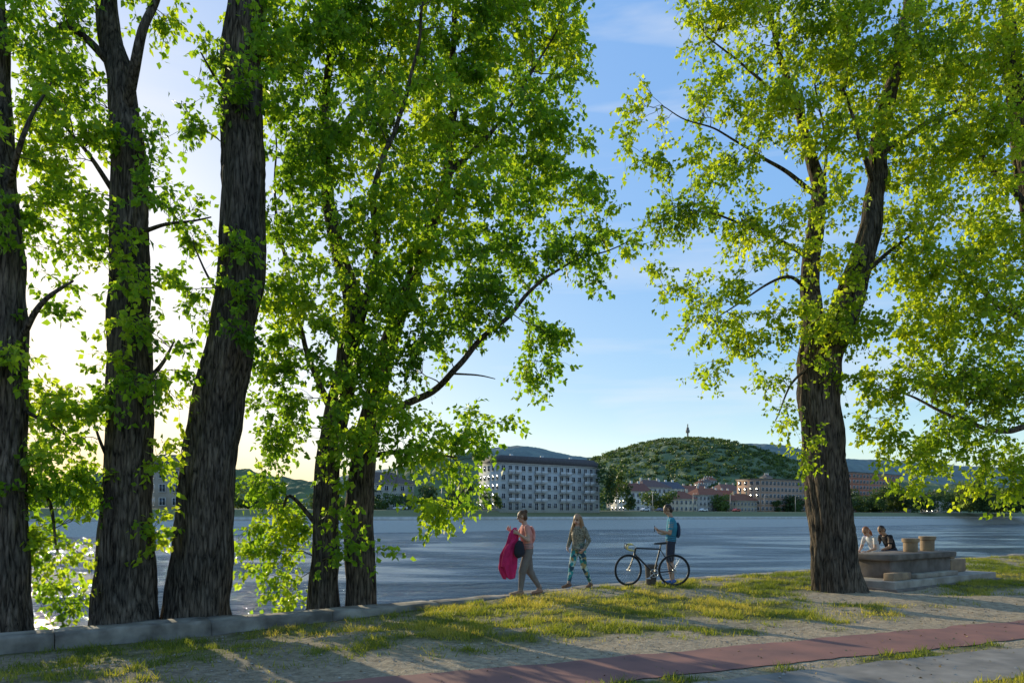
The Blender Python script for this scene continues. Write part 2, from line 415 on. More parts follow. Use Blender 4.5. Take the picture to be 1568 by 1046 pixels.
def litter():
    n = 2000; x = rng.uniform(-6, 14, n); y = rng.uniform(5.2, 18, n); u, v = W2R(x, y); ok = v < 12.0
    x, y, u, v = x[ok], y[ok], u[ok], v[ok]; n = len(x); z = np.where(v < 11.55, ground_z(u, v)+.016, walltop(u)+.02)
    D = nrm(np.c_[rng.normal(size=(n, 2)), rng.normal(size=n)*.15]); Lh = .02+.025*rng.random(n)
    V, Q = build_leaves(np.c_[x, y, z], D, Lh, Lh*.7, 1.5)
    mk_mesh('fallen_leaves', V, Q, mat('dry_leaf', (.34, .24, .11), .9, (.18, .12, .06), 2))
litter()

# ------------------------------------------------------------------ water
wm, nt, b = nmat('river_water'); L = nt.links.new
b.inputs['Base Color'].default_value = (.018, .045, .065, 1); b.inputs['Roughness'].default_value = .05; b.inputs['IOR'].default_value = 1.33
b.inputs['Specular IOR Level'].default_value = .6
tc = nt.nodes.new('ShaderNodeTexCoord')
mp = nt.nodes.new('ShaderNodeMapping'); mp.inputs['Scale'].default_value = (.6, 1.1, 1)
n1 = nt.nodes.new('ShaderNodeTexNoise'); n1.inputs['Scale'].default_value = 1.3; n1.inputs['Detail'].default_value = 6; n1.inputs['Roughness'].default_value = .6; n1.inputs['Distortion'].default_value = .6
n3 = nt.nodes.new('ShaderNodeTexNoise'); n3.inputs['Scale'].default_value = .34; n3.inputs['Detail'].default_value = 5; n3.inputs['Roughness'].default_value = .6; n3.inputs['Distortion'].default_value = 1.0
n2 = nt.nodes.new('ShaderNodeTexNoise'); n2.inputs['Scale'].default_value = .045; n2.inputs['Detail'].default_value = 6; n2.inputs['Distortion'].default_value = 1.2
r2 = nt.nodes.new('ShaderNodeMapRange'); r2.inputs[1].default_value = .42; r2.inputs[2].default_value = .60; r2.inputs[3].default_value = .10; r2.inputs[4].default_value = 1.0
ma = nt.nodes.new('ShaderNodeMath'); ma.operation = 'MULTIPLY_ADD'; ma.inputs[1].default_value = 4.0
bp = nt.nodes.new('ShaderNodeBump'); bp.inputs['Distance'].default_value = 1.0
L(tc.outputs['Object'], mp.inputs[0]); L(mp.outputs[0], n1.inputs['Vector']); L(mp.outputs[0], n2.inputs['Vector']); L(mp.outputs[0], n3.inputs['Vector'])
L(n3.outputs[0], ma.inputs[0]); L(n1.outputs[0], ma.inputs[2])
L(n2.outputs[0], r2.inputs[0]); L(r2.outputs[0], bp.inputs['Strength']); L(ma.outputs[0], bp.inputs['Height']); L(bp.outputs[0], b.inputs['Normal'])
V = []
for (u, v) in [(-3000, 15), (3000, 15), (3000, 186), (-3000, 186)]:
    x, y = R2W(u, v); V.append((x, y, -3))
mk_mesh('river_water', V, [[0, 1, 2, 3]], wm)

# ------------------------------------------------------------------ box helper
def boxes(name, items, m, parent=None, bevel=0, frame=True):
    V = []; F = []
    for (a0, a1, b0, b1, c0, c1) in items:
        k = len(V)
        for zz in (c0, c1):
            for (p, q) in ((a0, b0), (a1, b0), (a1, b1), (a0, b1)):
                xy = R2W(p, q) if frame else (p, q)
                V.append((xy[0], xy[1], zz))
        F += [[k, k+3, k+2, k+1], [k+4, k+5, k+6, k+7], [k, k+1, k+5, k+4], [k+1, k+2, k+6, k+5], [k+2, k+3, k+7, k+6], [k+3, k, k+4, k+7]]
    ob = mk_mesh(name, V, F, m, False, parent)
    if bevel:
        md = ob.modifiers.new('bev', 'BEVEL'); md.width = bevel; md.segments = 2
    return ob

M_wall = mat('weathered_concrete', (.36, .31, .245), .95, (.12, .10, .08), 2.4, .9, .04, detail=12)
def wall():
    par = empty('embankment_wall')
    u = -30.; V = []; F = []
    while u < 60:
        L_ = random.uniform(1.5, 2.4); d = random.uniform(-.015, .015)
        u0, u1, v0, v1, z0, z1 = (u, u+L_-.012, 11.6+d, 12.12+random.uniform(-.02, .02), -.6, float(walltop(u+L_/2))+random.uniform(-.012, .012))
        u += L_
        nu = 14; prof = [(v0, z0), (v0, z0+.3), (v0, z1-.12), (v0, z1-.03), (v0+.03, z1), (v0+.15, z1), (v0+.35, z1), (v1-.03, z1), (v1, z1-.03), (v1, z0)]
        k = len(V)
        for i in range(nu+1):
            uu = u0+(u1-u0)*i/nu
            for j, (vv, zz) in enumerate(prof):
                e = .022 if 1 < j < 9 else 0
                nn = float(vnoise(uu*5+j*.9, j*1.7)); n3_ = float(vnoise(uu*2.2+40, j*1.3))
                if i in (0, nu) and 3 <= j <= 7: zz -= .012
                chip = .03 if n3_ > .78 and j in (3, 4) else 0
                x, y = R2W(uu, vv+(nn-.5)*e*2.2+chip)
                V.append((x, y, zz+(n3_-.5)*e*1.3-chip))
        m_ = len(prof)
        for i in range(nu):
            for j in range(m_-1):
                a_ = k+i*m_+j; F.append([a_, a_+m_, a_+m_+1, a_+1])
        for base, rev in ((k, False), (k+nu*m_, True)):
            for j in range(1, m_//2):
                q = [base+j-1, base+j, base+m_-1-j, base+m_-j]
                F.append(q[::-1] if rev else q)
    mk_mesh('stone_blocks', V, F, M_wall, True, par)
wall()

# ------------------------------------------------------------------ hills
def hill(name, x0, x1, D, depth, prof, m, ex=1.2):
    px = np.array([p[0] for p in prof]); pz = np.array([p[1] for p in prof])
    def H(x, y):
        t = np.clip((np.asarray(y, float)-D)/depth+.5, 0, 1)
        rs = np.stack([np.interp(np.asarray(x)+d, px, pz) for d in np.linspace(-40, 40, 9)]).mean(0)
        return rs*np.sin(t*np.pi)**ex*(1+.10*(fbm(np.asarray(x)*.006, t*4, 4)-.5))-3
    xs = np.linspace(x0, x1, 420); ts = np.linspace(0, 1, 110)
    XX, TT = np.meshgrid(xs, ts, indexing='ij')
    YY = D+(TT-.5)*depth
    ZZ = H(XX, YY)+(vnoise(XX*.09, TT*60)-.5)*4+(vnoise(XX*.2, TT*95)-.5)*4
    idx = np.arange(XX.size).reshape(XX.shape)
    Q = np.stack([idx[:-1, :-1], idx[1:, :-1], idx[1:, 1:], idx[:-1, 1:]], -1).reshape(-1, 4)
    mk_mesh(name, np.stack([XX, YY, ZZ], -1).reshape(-1, 3), Q, m, True)
    return H
def hz(px, py, D): p = S(px, py, D); return (p[0], p[2]+3)
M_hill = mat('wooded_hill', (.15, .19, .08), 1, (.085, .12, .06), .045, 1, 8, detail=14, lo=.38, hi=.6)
M_hill2 = mat('hazed_distant_wooded_hill', (.20, .25, .22), 1, (.15, .19, .18), .03, 1, 8, detail=12)  # distance haze painted into the base colour as a paler, bluish green
D = 1150
H1 = hill('hill', -700, 1100, D, 1100, [hz(*p, D) for p in [(-400, 790), (560, 785), (700, 770), (840, 730), (900, 706), (930, 692), (980, 677), (1020, 671), (1056, 672), (1085, 680), (1110, 694), (1150, 709), (1200, 720), (1300, 738), (1500, 755), (1900, 765)]], M_hill)
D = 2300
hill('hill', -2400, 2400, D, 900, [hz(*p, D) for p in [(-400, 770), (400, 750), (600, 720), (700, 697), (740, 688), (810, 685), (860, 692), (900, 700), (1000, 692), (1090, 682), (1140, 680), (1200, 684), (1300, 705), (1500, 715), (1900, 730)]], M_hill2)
D = 560
H3 = hill('hill', -500, 30, D, 380, [hz(*p, D) for p in [(-400, 788), (60, 775), (180, 735), (300, 705), (380, 720), (450, 745), (560, 745), (640, 715), (700, 694), (750, 686), (775, 696), (800, 730), (830, 775)]], M_hill)

def tower(px, D, h):
    p = S(px, 0, D); z = float(H1(p[0], D)); par = empty('lookout_tower', (p[0], p[1], z))
    M = mat('tower_steel', (.25, .22, .2), .7)
    it = [(-1.1, 1.1, -1.1, 1.1, -6, h*.5), (-2.6, 2.6, -2.6, 2.6, h*.5, h*.66), (-1.7, 1.7, -1.7, 1.7, h*.66, h*.8), (-.7, .7, -.7, .7, h*.8, h)]
    boxes('tower_shaft', it, M, par, frame=False)
tower(1053, 1150, 28)

# ------------------------------------------------------------------ buildings
M_glass = mat('window_glass', (.05, .06, .075), .15, (.03, .035, .045), 1, spec=.6)
M_trim = mat('white_trim', (.66, .64, .60), .8)
def building(name, u0, v0, L_, W, z0, floors, fh, bays, wallc, roofc, roof='hip', rh=3, balc=False, endbays=4, wf=.42):
    par = empty(name)
    H = floors*fh
    mw = mat(name+'_plaster', wallc, .9, tuple(c*.82 for c in wallc), .4, .2, .05)
    mr = mat(name+'_roof', roofc, .85, tuple(c*.65 for c in roofc), 1.5, .4, .1, stretch=(1, 1, 3))
    boxes('walls', [(u0, u0+L_, v0, v0+W, z0-4, z0+H)], mw, par)
    cor = [(u0-.4, u0+L_+.4, v0-.4, v0+W+.4, z0+H, z0+H+.35)]
    gl = []; fr = []; bl = []
    bw = L_/bays
    for f in range(floors):
        zb = z0+f*fh+fh*.28; zt = z0+f*fh+fh*.80
        for i in range(bays):
            c = u0+(i+.5)*bw; hw = bw*wf*.5
            lg = balc and i % 4 in (1, 2)
            zb2 = z0+f*fh+.15 if lg else zb
            gl.append((c-hw, c+hw, v0-.06, v0+.05, zb2, zt))
            fr += [(c-hw-.14, c-hw, v0-.18, v0+.04, zb2, zt), (c+hw, c+hw+.14, v0-.18, v0+.04, zb2, zt), (c-hw-.14, c+hw+.14, v0-.18, v0+.04, zt, zt+.15), (c-hw-.2, c+hw+.2, v0-.26, v0+.04, zb2-.15, zb2), (c-.05, c+.05, v0-.10, v0+.03, zb2, zt)]
            if lg and f > 0:
                bl.append((c-bw*.46, c+bw*.46, v0-1.3, v0-.27, zb2-.3, zb2-.16))
                bl.append((c-bw*.46, c+bw*.46, v0-1.3, v0-1.22, zb2-.16, zb2+.85))
        eb = W/endbays
        for i in range(endbays):
            c = v0+(i+.5)*eb; hw = eb*wf*.45
            gl.append((u0-.06, u0+.05, c-hw, c+hw, zb, zt))
            fr += [(u0-.16, u0+.04, c-hw-.14, c-hw, zb, zt), (u0-.16, u0+.04, c+hw, c+hw+.14, zb, zt), (u0-.2, u0+.04, c-hw-.14, c+hw+.14, zb-.15, zb), (u0-.16, u0+.04, c-hw-.14, c+hw+.14, zt, zt+.14)]
    boxes('windows', gl, M_glass, par); boxes('window_frames', fr, M_trim, par); boxes('cornice', cor, M_trim, par)
    if bl: boxes('balconies', bl, M_trim, par)
    e = .7; zt = z0+H+.353
    a = [(u0-e, v0-e), (u0+L_+e, v0-e), (u0+L_+e, v0+W+e), (u0-e, v0+W+e)]
    if roof == 'flat':
        boxes('roof', [(u0-e, u0+L_+e, v0-e, v0+W+e, zt, zt+.5)], mr, par)
    elif roof == 'mansard':
        k = 1.6
        b_ = [(u0+k, v0+k), (u0+L_-k, v0+k), (u0+L_-k, v0+W-k), (u0+k, v0+W-k)]
        V = [(*R2W(*p), zt) for p in a]+[(*R2W(*p), zt+rh) for p in b_]
        mk_mesh('roof', V, [[0, 1, 5, 4], [1, 2, 6, 5], [2, 3, 7, 6], [3, 0, 4, 7], [4, 5, 6, 7], [3, 2, 1, 0]], mr, False, par)
    else:
        inn = W*.45 if roof == 'hip' else -e
        r0 = (u0+inn, v0+W/2); r1 = (u0+L_-inn, v0+W/2)
        V = [(*R2W(*p), zt) for p in a]+[(*R2W(*r0), zt+rh), (*R2W(*r1), zt+rh)]
        me = bpy.data.meshes.new('roof'); me.from_pydata(V, [], [[0, 1, 5, 4], [1, 2, 5], [2, 3, 4, 5], [3, 0, 4], [3, 2, 1, 0]]); me.materials.append(mr)
        ob = bpy.data.objects.new('roof', me); col.objects.link(ob); ob.parent = par
    ch = [(u0+L_*t, u0+L_*t+.9, v0+W*.5-.4, v0+W*.5+.5, zt+.2, zt+rh+1.0) for t in (.2, .5, .8)]
    if roof != 'flat': boxes('chimneys', ch, mw, par)
    return par
u, v = W2R(-4.1, 240)
building('apartment_building', u, v, 44.5, 13, 3.5, 5, 3.15, 16, (.52, .52, .49), (.10, .085, .08), 'mansard', 2.6, True, 5, .5)
u, v = W2R(*(S(238, 780, 190)[:2]))
building('stone_villa', u, v, 16, 10, 3.5, 3, 3.6, 5, (.40, .34, .27), (.22, .19, .17), 'mansard', 3.5, False, 3)
u, v = W2R(*(S(560, 780, 240)[:2]))
building('plaster_building', u, v, 18, 12, 3.5, 3, 3.0, 6, (.42, .39, .32), (.16, .12, .10), 'hip', 4)
def place(name, px, D, L_, W, z0, *a, **k):
    p = S(px, 0, D); u, v = W2R(p[0], p[1]); return building(name, u, v, L_, W, z0, *a, **k)
RR_ = (.32, .12, .07)
place('office_building', 1165, 400, 50, 16, 3.8, 5, 3.6, 14, (.45, .28, .19), (.16, .10, .08), 'flat', 2, False, 4, .55)
place('brick_building', 1305, 470, 62, 16, 3.8, 7, 3.7, 15, (.42, .17, .10), (.12, .1, .09), 'flat', 2, False, 4, .55)
for (px, D, L_, W, fl, wc, rc, rf) in [(958, 330, 16, 10, 3, (.62, .58, .5), (.25, .10, .07), 'gable'), (985, 360, 20, 12, 4, (.55, .50, .42), (.20, .12, .10), 'hip'),
        (1012, 380, 18, 11, 4, (.68, .66, .60), (.12, .12, .14), 'gable'), (1040, 350, 13, 10, 2, (.60, .50, .35), (.28, .11, .07), 'hip'), (1050, 430, 22, 12, 4, (.58, .5, .4), RR_, 'gable'),
        (1070, 390, 22, 10, 3, (.5, .45, .38), RR_, 'hip'), (1100, 420, 18, 10, 3, (.66, .60, .5), RR_, 'gable'), (1128, 390, 18, 10, 2, (.42, .33, .22), (.30, .12, .07), 'hip'), (1105, 480, 24, 12, 5, (.5, .42, .34), (.28, .13, .09), 'hip'),
        (1365, 440, 24, 12, 3, (.50, .34, .25), RR_, 'hip'), (1440, 520, 34, 14, 4, (.5, .46, .4), (.15, .1, .09), 'hip'), (1150, 470, 26, 12, 4, (.36, .2, .13), (.2, .1, .08), 'hip'), (975, 460, 22, 12, 4, (.6, .55, .47), RR_, 'gable')]:
    place('town_house', px, D, L_, W, 3.5, fl, 3.1, max(3, int(L_/3)), wc, rc, rf, 4.0)
for i in range(24):
    px = random.uniform(930, 1225); D = random.uniform(640, 740)
    p = S(px, 0, D); L_ = random.uniform(9, 14); u, v = W2R(p[0], p[1])
    z = float(H1(p[0], D))
    building('hillside_house', u, v, L_, 8, z+.5, 2, 2.9, 3, random.choice([(.5, .47, .41), (.50, .43, .33), (.42, .40, .36)]), random.choice([RR_, (.25, .12, .08), (.18, .14, .12)]), 'hip', 3.4, False, 2)

# ------------------------------------------------------------------ distant tree masses
def far_trees(name, specs, q=420, leafs=.75):
    """specs: x, y, crown radius, height, ground z"""
    VV = []; TT = []
    for (x, y, rx, h, z0) in specs:
        n = int(q*max(.6, (h*rx/30)**.9)); nb = 9; bl = []
        for k in range(nb):
            bl.append((x+rng.uniform(-.6, .6)*rx, y+rng.uniform(-.6, .6)*rx, z0+h*rng.uniform(.2, .84), rx*rng.uniform(.35, .6), h*rng.uniform(.14, .22)))
        k = rng.integers(0, nb, n); bl = np.array(bl)[k]
        d = nrm(rng.normal(size=(n, 3)))*(rng.random((n, 1))**.3)
        pos = bl[:, :3]+d*np.c_[bl[:, 3], bl[:, 3], bl[:, 4]]
        a = nrm(rng.normal(size=(n, 3))); b_ = nrm(np.cross(a, rng.normal(size=(n, 3))))
        s = leafs*(.5+rng.random((n, 1)))
        VV.append(np.stack([pos-a*s*.5, pos+b_*s*.5, pos+a*s*.5, pos-b_*s*.5], 1).reshape(-1, 3))
        TT.append(np.clip(rng.normal(.45, .12, n)+rng.normal()*.2, 0, 1))
    V = np.vstack(VV)
    return mk_mesh(name, V, np.arange(len(V)).reshape(-1, 4), M_farleaf, False, attr=np.concatenate(TT))
def fs(px, D, wpx, topy, z0): c = S(px, topy, D); return (c[0], c[1], wpx/2200*D, c[2]-z0, z0)
sp = [fs(928, 262, 34, 707, 3), fs(946, 270, 40, 712, 3), fs(965, 268, 24, 735, 3), fs(1000, 300, 46, 742, 3), fs(1022, 300, 40, 746, 3), fs(745, 228, 20, 752, 3), fs(762, 232, 16, 752, 3), fs(716, 226, 34, 735, 3), fs(690, 226, 30, 742, 3)]
for i in range(64):
    px = rng.uniform(975, 1240); sp.append(fs(px, 300+px*.08+rng.uniform(0, 60), rng.uniform(16, 34), rng.uniform(752, 773), 3))
for i in range(52):
    px = rng.uniform(1240, 1700); sp.append(fs(px, 430+rng.uniform(0, 40), rng.uniform(26, 50), rng.uniform(744, 768), 3))
for i in range(22):
    px = rng.uniform(1350, 1640); sp.append(fs(px, 405+rng.uniform(0, 20), rng.uniform(40, 60), rng.uniform(728, 750), 3))
for i in range(30):
    px = rng.uniform(-100, 735); sp.append(fs(px, 185+px*.06+rng.uniform(8, 30), rng.uniform(30, 60), rng.uniform(738, 766), 3))
far_trees('distant_trees', sp)
hs = []
for i in range(1300):
    px = rng.uniform(885, 1250); D = rng.uniform(610, 1100); p = S(px, 0, D)
    hs.append((p[0], D, rng.uniform(4, 8), rng.uniform(4, 7), float(H1(p[0], D))-2))
far_trees('hillside_trees', hs, 42, 1.9)

M_steel = mat('lamp_steel', (.3, .3, .3), .5)
boxes('quay_parapet', [(-400, 900, 193.6, 194.0, .2, 1.3)], mat('quay_stone', (.60, .57, .52), .9, (.45, .43, .39), .8))
def parked_car(u, v, z, c):
    par = empty('parked_car')
    m = mat('car_paint', c, .3, tuple(x*.95 for x in c), 1, spec=.5)
    prof = [(0, .35), (0, .8), (.9, .95), (1.5, 1.42), (3.2, 1.42), (3.9, .98), (4.3, .9), (4.3, .35)]
    V = []
    for w_ in (0, 1.7):
        for (a_, zz) in prof: V.append((*R2W(u+a_, v+w_), z+zz))
    n = len(prof); F = [list(range(n))[::-1], list(range(n, 2*n))]+[[i, (i+1) % n, (i+1) % n+n, i+n] for i in range(n)]
    me = bpy.data.meshes.new('car_body'); me.from_pydata(V, [], F); me.materials.append(m)
    ob = bpy.data.objects.new('car_body', me); col.objects.link(ob); ob.parent = par
    boxes('car_windows', [(u+1.45, u+2.3, v-.01, v+1.71, z+1.0, z+1.34), (u+2.4, u+3.25, v-.01, v+1.71, z+1.0, z+1.34)], M_glass, par)
    V = []; F = []
    for cu in (.85, 3.4):
        for s_ in range(14):
            for w_ in (-.04, 1.74):
                a_ = s_*2*math.pi/14; V.append((*R2W(u+cu+.33*math.cos(a_), v+w_), z+.33+.33*math.sin(a_)))
        b0 = len(V)-28
        F += [[b0+2*i, b0+2*((i+1) % 14), b0+2*((i+1) % 14)+1, b0+2*i+1] for i in range(14)]+[[b0+2*i for i in range(14)]]
    me = bpy.data.meshes.new('wheels'); me.from_pydata(V, [], F); me.materials.append(mat('tyre', (.03, .03, .03)))
    ob = bpy.data.objects.new('wheels', me); col.objects.link(ob); ob.parent = par
for (u, c) in [(98, (.7, .7, .7)), (111, (.5, .5, .52)), (205, (.65, .65, .65)), (214, (.1, .12, .2)), (240, (.7, .7, .68)), (262, (.4, .05, .04)), (330, (.7, .7, .7))]:
    parked_car(u, 203, 3.5, c)
for i in range(12):
    u = 90+i*24
    par = empty('street_lamp')
    boxes('pole', [(u, u+.16, 202.3, 202.46, 3.3, 11)], M_steel, par)
    boxes('lamp_arm', [(u+.02, u+.14, 200.8, 202.29, 10.9, 11.02), (u-.1, u+.26, 200.1, 200.8, 10.8, 11.0)], M_steel, par)

# ------------------------------------------------------------------ trees
def lb(*a): return [(S(p[0], p[1], p[2]), p[3]) for p in a]
build_tree('poplar_tree',
    [lb((8, 982, 10.5, .30), (12, 800, 10.6, .25), (16, 600, 10.7, .22), (20, 450, 10.8, .19), (10, 300, 10.8, .15), (5, 150, 11, .11), (0, 0, 11, .08), (-5, -180, 11, .04)),
     lb((18, 560, 10.7, .06), (60, 480, 10.4, .04), (110, 430, 10.2, .015)), lb((18, 620, 10.7, .05), (70, 640, 11, .03), (120, 680, 11.2, .012)), lb((10, 300, 10.8, .05), (50, 220, 10.6, .035), (70, 120, 10.5, .012)), lb((14, 740, 10.7, .05), (60, 760, 11, .03), (110, 840, 11.3, .012))],
    [(20, 40, 11, 50, 80, 1.0, 10), (30, 200, 10.7, 45, 70, .9, 10), (25, 330, 10.7, 50, 70, .8, 9), (85, 460, 10.5, 40, 50, .6, 7), (50, 560, 10.6, 60, 50, .7, 8), (95, 640, 10.9, 60, 50, .7, 10),
     (40, 720, 10.7, 50, 60, .7, 11), (110, 740, 11.1, 55, 55, .7, 12), (50, 820, 11.0, 45, 45, .6, 11), (115, 840, 11.3, 38, 45, .5, 13), (112, 920, 11.5, 26, 35, .4, 12), (60, 900, 11.5, 22, 22, .3, 6), (20, 650, 11.6, 45, 60, .8, 11), (-60, 300, 11, 60, 200, 1, 2)],
    tintbias=.16, flare=.18)
build_tree('poplar_tree',
    [lb((190, 972, 11.4, .47), (190, 850, 11.4, .41), (200, 700, 11.4, .34), (200, 550, 11.4, .30), (198, 400, 11.5, .28), (197, 250, 11.5, .24), (185, 130, 11.6, .2), (168, 40, 11.7, .16), (160, -80, 11.8, .12), (155, -260, 12, .06)),
     lb((194, 170, 11.5, .10), (222, 70, 11.3, .07), (238, -40, 11.2, .045), (245, -160, 11.2, .03)), lb((208, 358, 11.4, .04), (262, 348, 11, .024), (325, 332, 10.8, .010)),
     lb((180, 110, 11.6, .08), (120, 50, 11.4, .05), (60, 30, 11.2, .03)), lb((195, 330, 11.5, .05), (140, 240, 11.2, .03), (90, 180, 11, .012)), lb((203, 600, 11.4, .05), (240, 560, 11, .03), (262, 520, 10.9, .012)), lb((200, 740, 11.4, .05), (160, 700, 11.1, .03), (140, 640, 11, .012))],
    [(230, -40, 11.4, 60, 50, .9, 7), (110, 10, 11.5, 70, 50, .9, 10), (250, 30, 11.4, 28, 18, .3, 10), (70, 110, 11.2, 75, 65, .8, 11), (120, 200, 11.0, 65, 55, .7, 11), (80, 300, 11.2, 65, 65, .8, 10), (140, 370, 11.0, 55, 60, .6, 9),
     (225, 215, 11.2, 26, 36, .4, 8), (235, 270, 11.0, 35, 28, .5, 9), (285, 315, 10.9, 38, 18, .4, 10), (200, 400, 10.8, 40, 50, .3, 9), (245, 440, 11.1, 18, 50, .4, 9), (180, 520, 10.8, 50, 50, .35, 10), (255, 520, 11, 32, 34, .4, 10),
     (215, 610, 10.8, 45, 55, .35, 10), (270, 580, 11.2, 24, 48, .4, 9), (150, 620, 10.9, 45, 60, .5, 12), (245, 690, 11.0, 18, 40, .3, 8), (150, 740, 11.0, 35, 50, .4, 10), (245, 800, 11.3, 12, 50, .25, 6)],
    tintbias=.06, flare=.15)
build_tree('poplar_tree',
    [lb((298, 958, 11.9, .49), (312, 800, 11.8, .44), (330, 650, 11.8, .40), (355, 520, 11.8, .36), (370, 400, 11.8, .34), (371, 250, 11.9, .32), (370, 100, 12, .30), (380, 0, 12, .27), (385, -150, 12.2, .22), (390, -350, 12.5, .12)),
     lb((380, 170, 12, .05), (330, 120, 11.5, .025), (305, 80, 11.3, .012)), lb((360, 470, 11.8, .04), (320, 430, 11.4, .02), (300, 380, 11.3, .010))],
    [(320, 80, 11.5, 28, 30, .35, 10), (335, 150, 11.3, 46, 45, .4, 11), (305, 190, 11.4, 18, 20, .2, 10), (372, 110, 11.2, 24, 70, .15, 10), (395, 40, 11.6, 25, 40, .4, 8), (305, 380, 11.4, 22, 45, .3, 10), (300, 460, 11.4, 16, 36, .3, 9), (372, 370, 11.2, 24, 40, .12, 10), (380, 460, 11.2, 22, 45, .12, 10), (375, 520, 11.2, 14, 20, .1, 8), (400, -120, 12, 90, 60, 1.1, 4), (400, -260, 12.2, 90, 80, 1.2, 3)],
    tintbias=.0, flare=.12)
P4 = [(430, 100, 13, 70, 110, 1.3, 8), (520, 50, 13.2, 110, 90, 1.4, 8), (650, 60, 13.8, 120, 100, 1.4, 7.5), (780, 50, 14.3, 110, 90, 1.3, 8), (868, 60, 14.8, 50, 100, 1.0, 8),
      (470, 220, 12.8, 80, 80, 1.2, 8), (600, 200, 12.9, 110, 90, 1.4, 7), (740, 185, 13.6, 120, 90, 1.3, 7), (850, 210, 14.3, 62, 70, 1.0, 8),
      (455, 340, 12.8, 70, 70, 1.1, 8), (590, 330, 12.5, 110, 80, 1.3, 7), (720, 310, 13.2, 110, 80, 1.2, 7), (850, 300, 14, 80, 50, .9, 9), (930, 330, 14.4, 35, 55, .5, 10),
      (445, 460, 12.9, 65, 70, 1.0, 8), (560, 460, 12.4, 90, 75, 1.2, 8), (680, 430, 12.8, 90, 65, 1.1, 9), (800, 395, 13.6, 75, 48, .8, 11), (890, 395, 13.9, 58, 36, .5, 14), (955, 370, 14.3, 28, 28, .3, 14),
      (435, 560, 13.2, 55, 60, .9, 10), (560, 560, 12.5, 80, 60, 1.0, 9), (670, 515, 12.9, 62, 45, .9, 11), (815, 515, 13.7, 55, 44, .5, 14), (808, 575, 13.8, 15, 32, .2, 16), (856, 570, 13.8, 16, 48, .2, 16), (750, 475, 13.1, 55, 50, .6, 12),
      (430, 660, 13.3, 50, 65, .8, 11), (590, 650, 12.5, 95, 60, .9, 10), (680, 690, 12.3, 80, 42, .7, 13), (745, 640, 12.5, 42, 20, .3, 15), (690, 755, 12.2, 62, 34, .5, 14), (665, 795, 12.2, 22, 24, .3, 13),
      (425, 770, 13.0, 58, 65, .7, 13), (410, 860, 12.9, 50, 45, .5, 14), (440, 905, 13.2, 26, 15, .3, 12), (500, 800, 12.6, 42, 35, .3, 9), (550, 840, 12.6, 40, 30, .3, 5), (520, 700, 12.5, 45, 45, .35, 7),
      (480, -80, 13.5, 120, 70, 1.6, 4), (680, -90, 14, 140, 70, 1.6, 4), (840, -70, 14.6, 80, 60, 1.2, 4), (600, -230, 14, 200, 90, 2, 2)]
build_tree('poplar_tree',
    [lb((494, 945, 13.4, .28), (498, 800, 13.3, .24), (507, 680, 13.2, .22), (532, 560, 13.1, .20), (538, 460, 13.1, .15), (505, 330, 13.2, .11), (498, 200, 13.3, .08), (508, 60, 13.5, .06), (515, -80, 13.6, .04)),
     lb((553, 945, 13.6, .28), (549, 800, 13.5, .25), (557, 690, 13.4, .22), (590, 540, 13.3, .17), (640, 410, 13.3, .12), (680, 300, 13.4, .095), (690, 210, 13.5, .08), (692, 80, 13.8, .055), (695, -60, 14, .03)),
     lb((572, 640, 13.3, .08), (645, 600, 13.1, .062), (710, 552, 13.1, .052), (768, 490, 13.3, .042), (832, 430, 13.6, .030), (900, 390, 13.9, .018), (965, 368, 14.2, .009)),
     lb((690, 572, 13.1, .022), (730, 575, 12.8, .014), (758, 578, 12.6, .007)),
     lb((538, 540, 13.1, .09), (572, 400, 12.6, .06), (580, 270, 12.3, .045), (620, 140, 12.4, .035), (650, 0, 12.6, .02)),
     lb((510, 640, 13.2, .07), (455, 500, 13.2, .04), (425, 340, 13.1, .025), (415, 180, 13, .012)),
     lb((684, 270, 13.4, .06), (760, 190, 13.9, .035), (850, 60, 14.6, .015)), lb((500, 230, 13.3, .05), (560, 140, 13.4, .03), (600, 60, 13.4, .015)),
     lb((556, 700, 13.4, .06), (620, 690, 12.8, .035), (700, 700, 12.4, .015)), lb((498, 820, 13.3, .05), (450, 760, 13.2, .03), (420, 800, 13.2, .015))],
    P4, tintbias=.05, flare=.12)
P5a = [(995, 165, 15, 52, 30, .5, 10), (1100, 140, 15.4, 55, 55, .9, 7), (1000, 240, 14.8, 55, 38, .7, 7), (1100, 250, 15, 75, 60, 1.0, 6), (1050, 340, 14.8, 70, 48, .9, 7), (1150, 350, 15.0, 65, 55, 1, 6), (1030, 425, 14.8, 40, 24, .5, 11),
       (1110, 440, 14.8, 65, 42, .8, 8), (1075, 510, 14.8, 46, 32, .5, 11), (1145, 520, 14.9, 55, 42, .7, 10), (1095, 568, 14.8, 36, 16, .3, 16), (1180, 595, 14.9, 30, 24, .4, 13), (1205, 650, 14.7, 17, 38, .25, 16), (1235, 690, 14.3, 20, 24, .15, 14)]
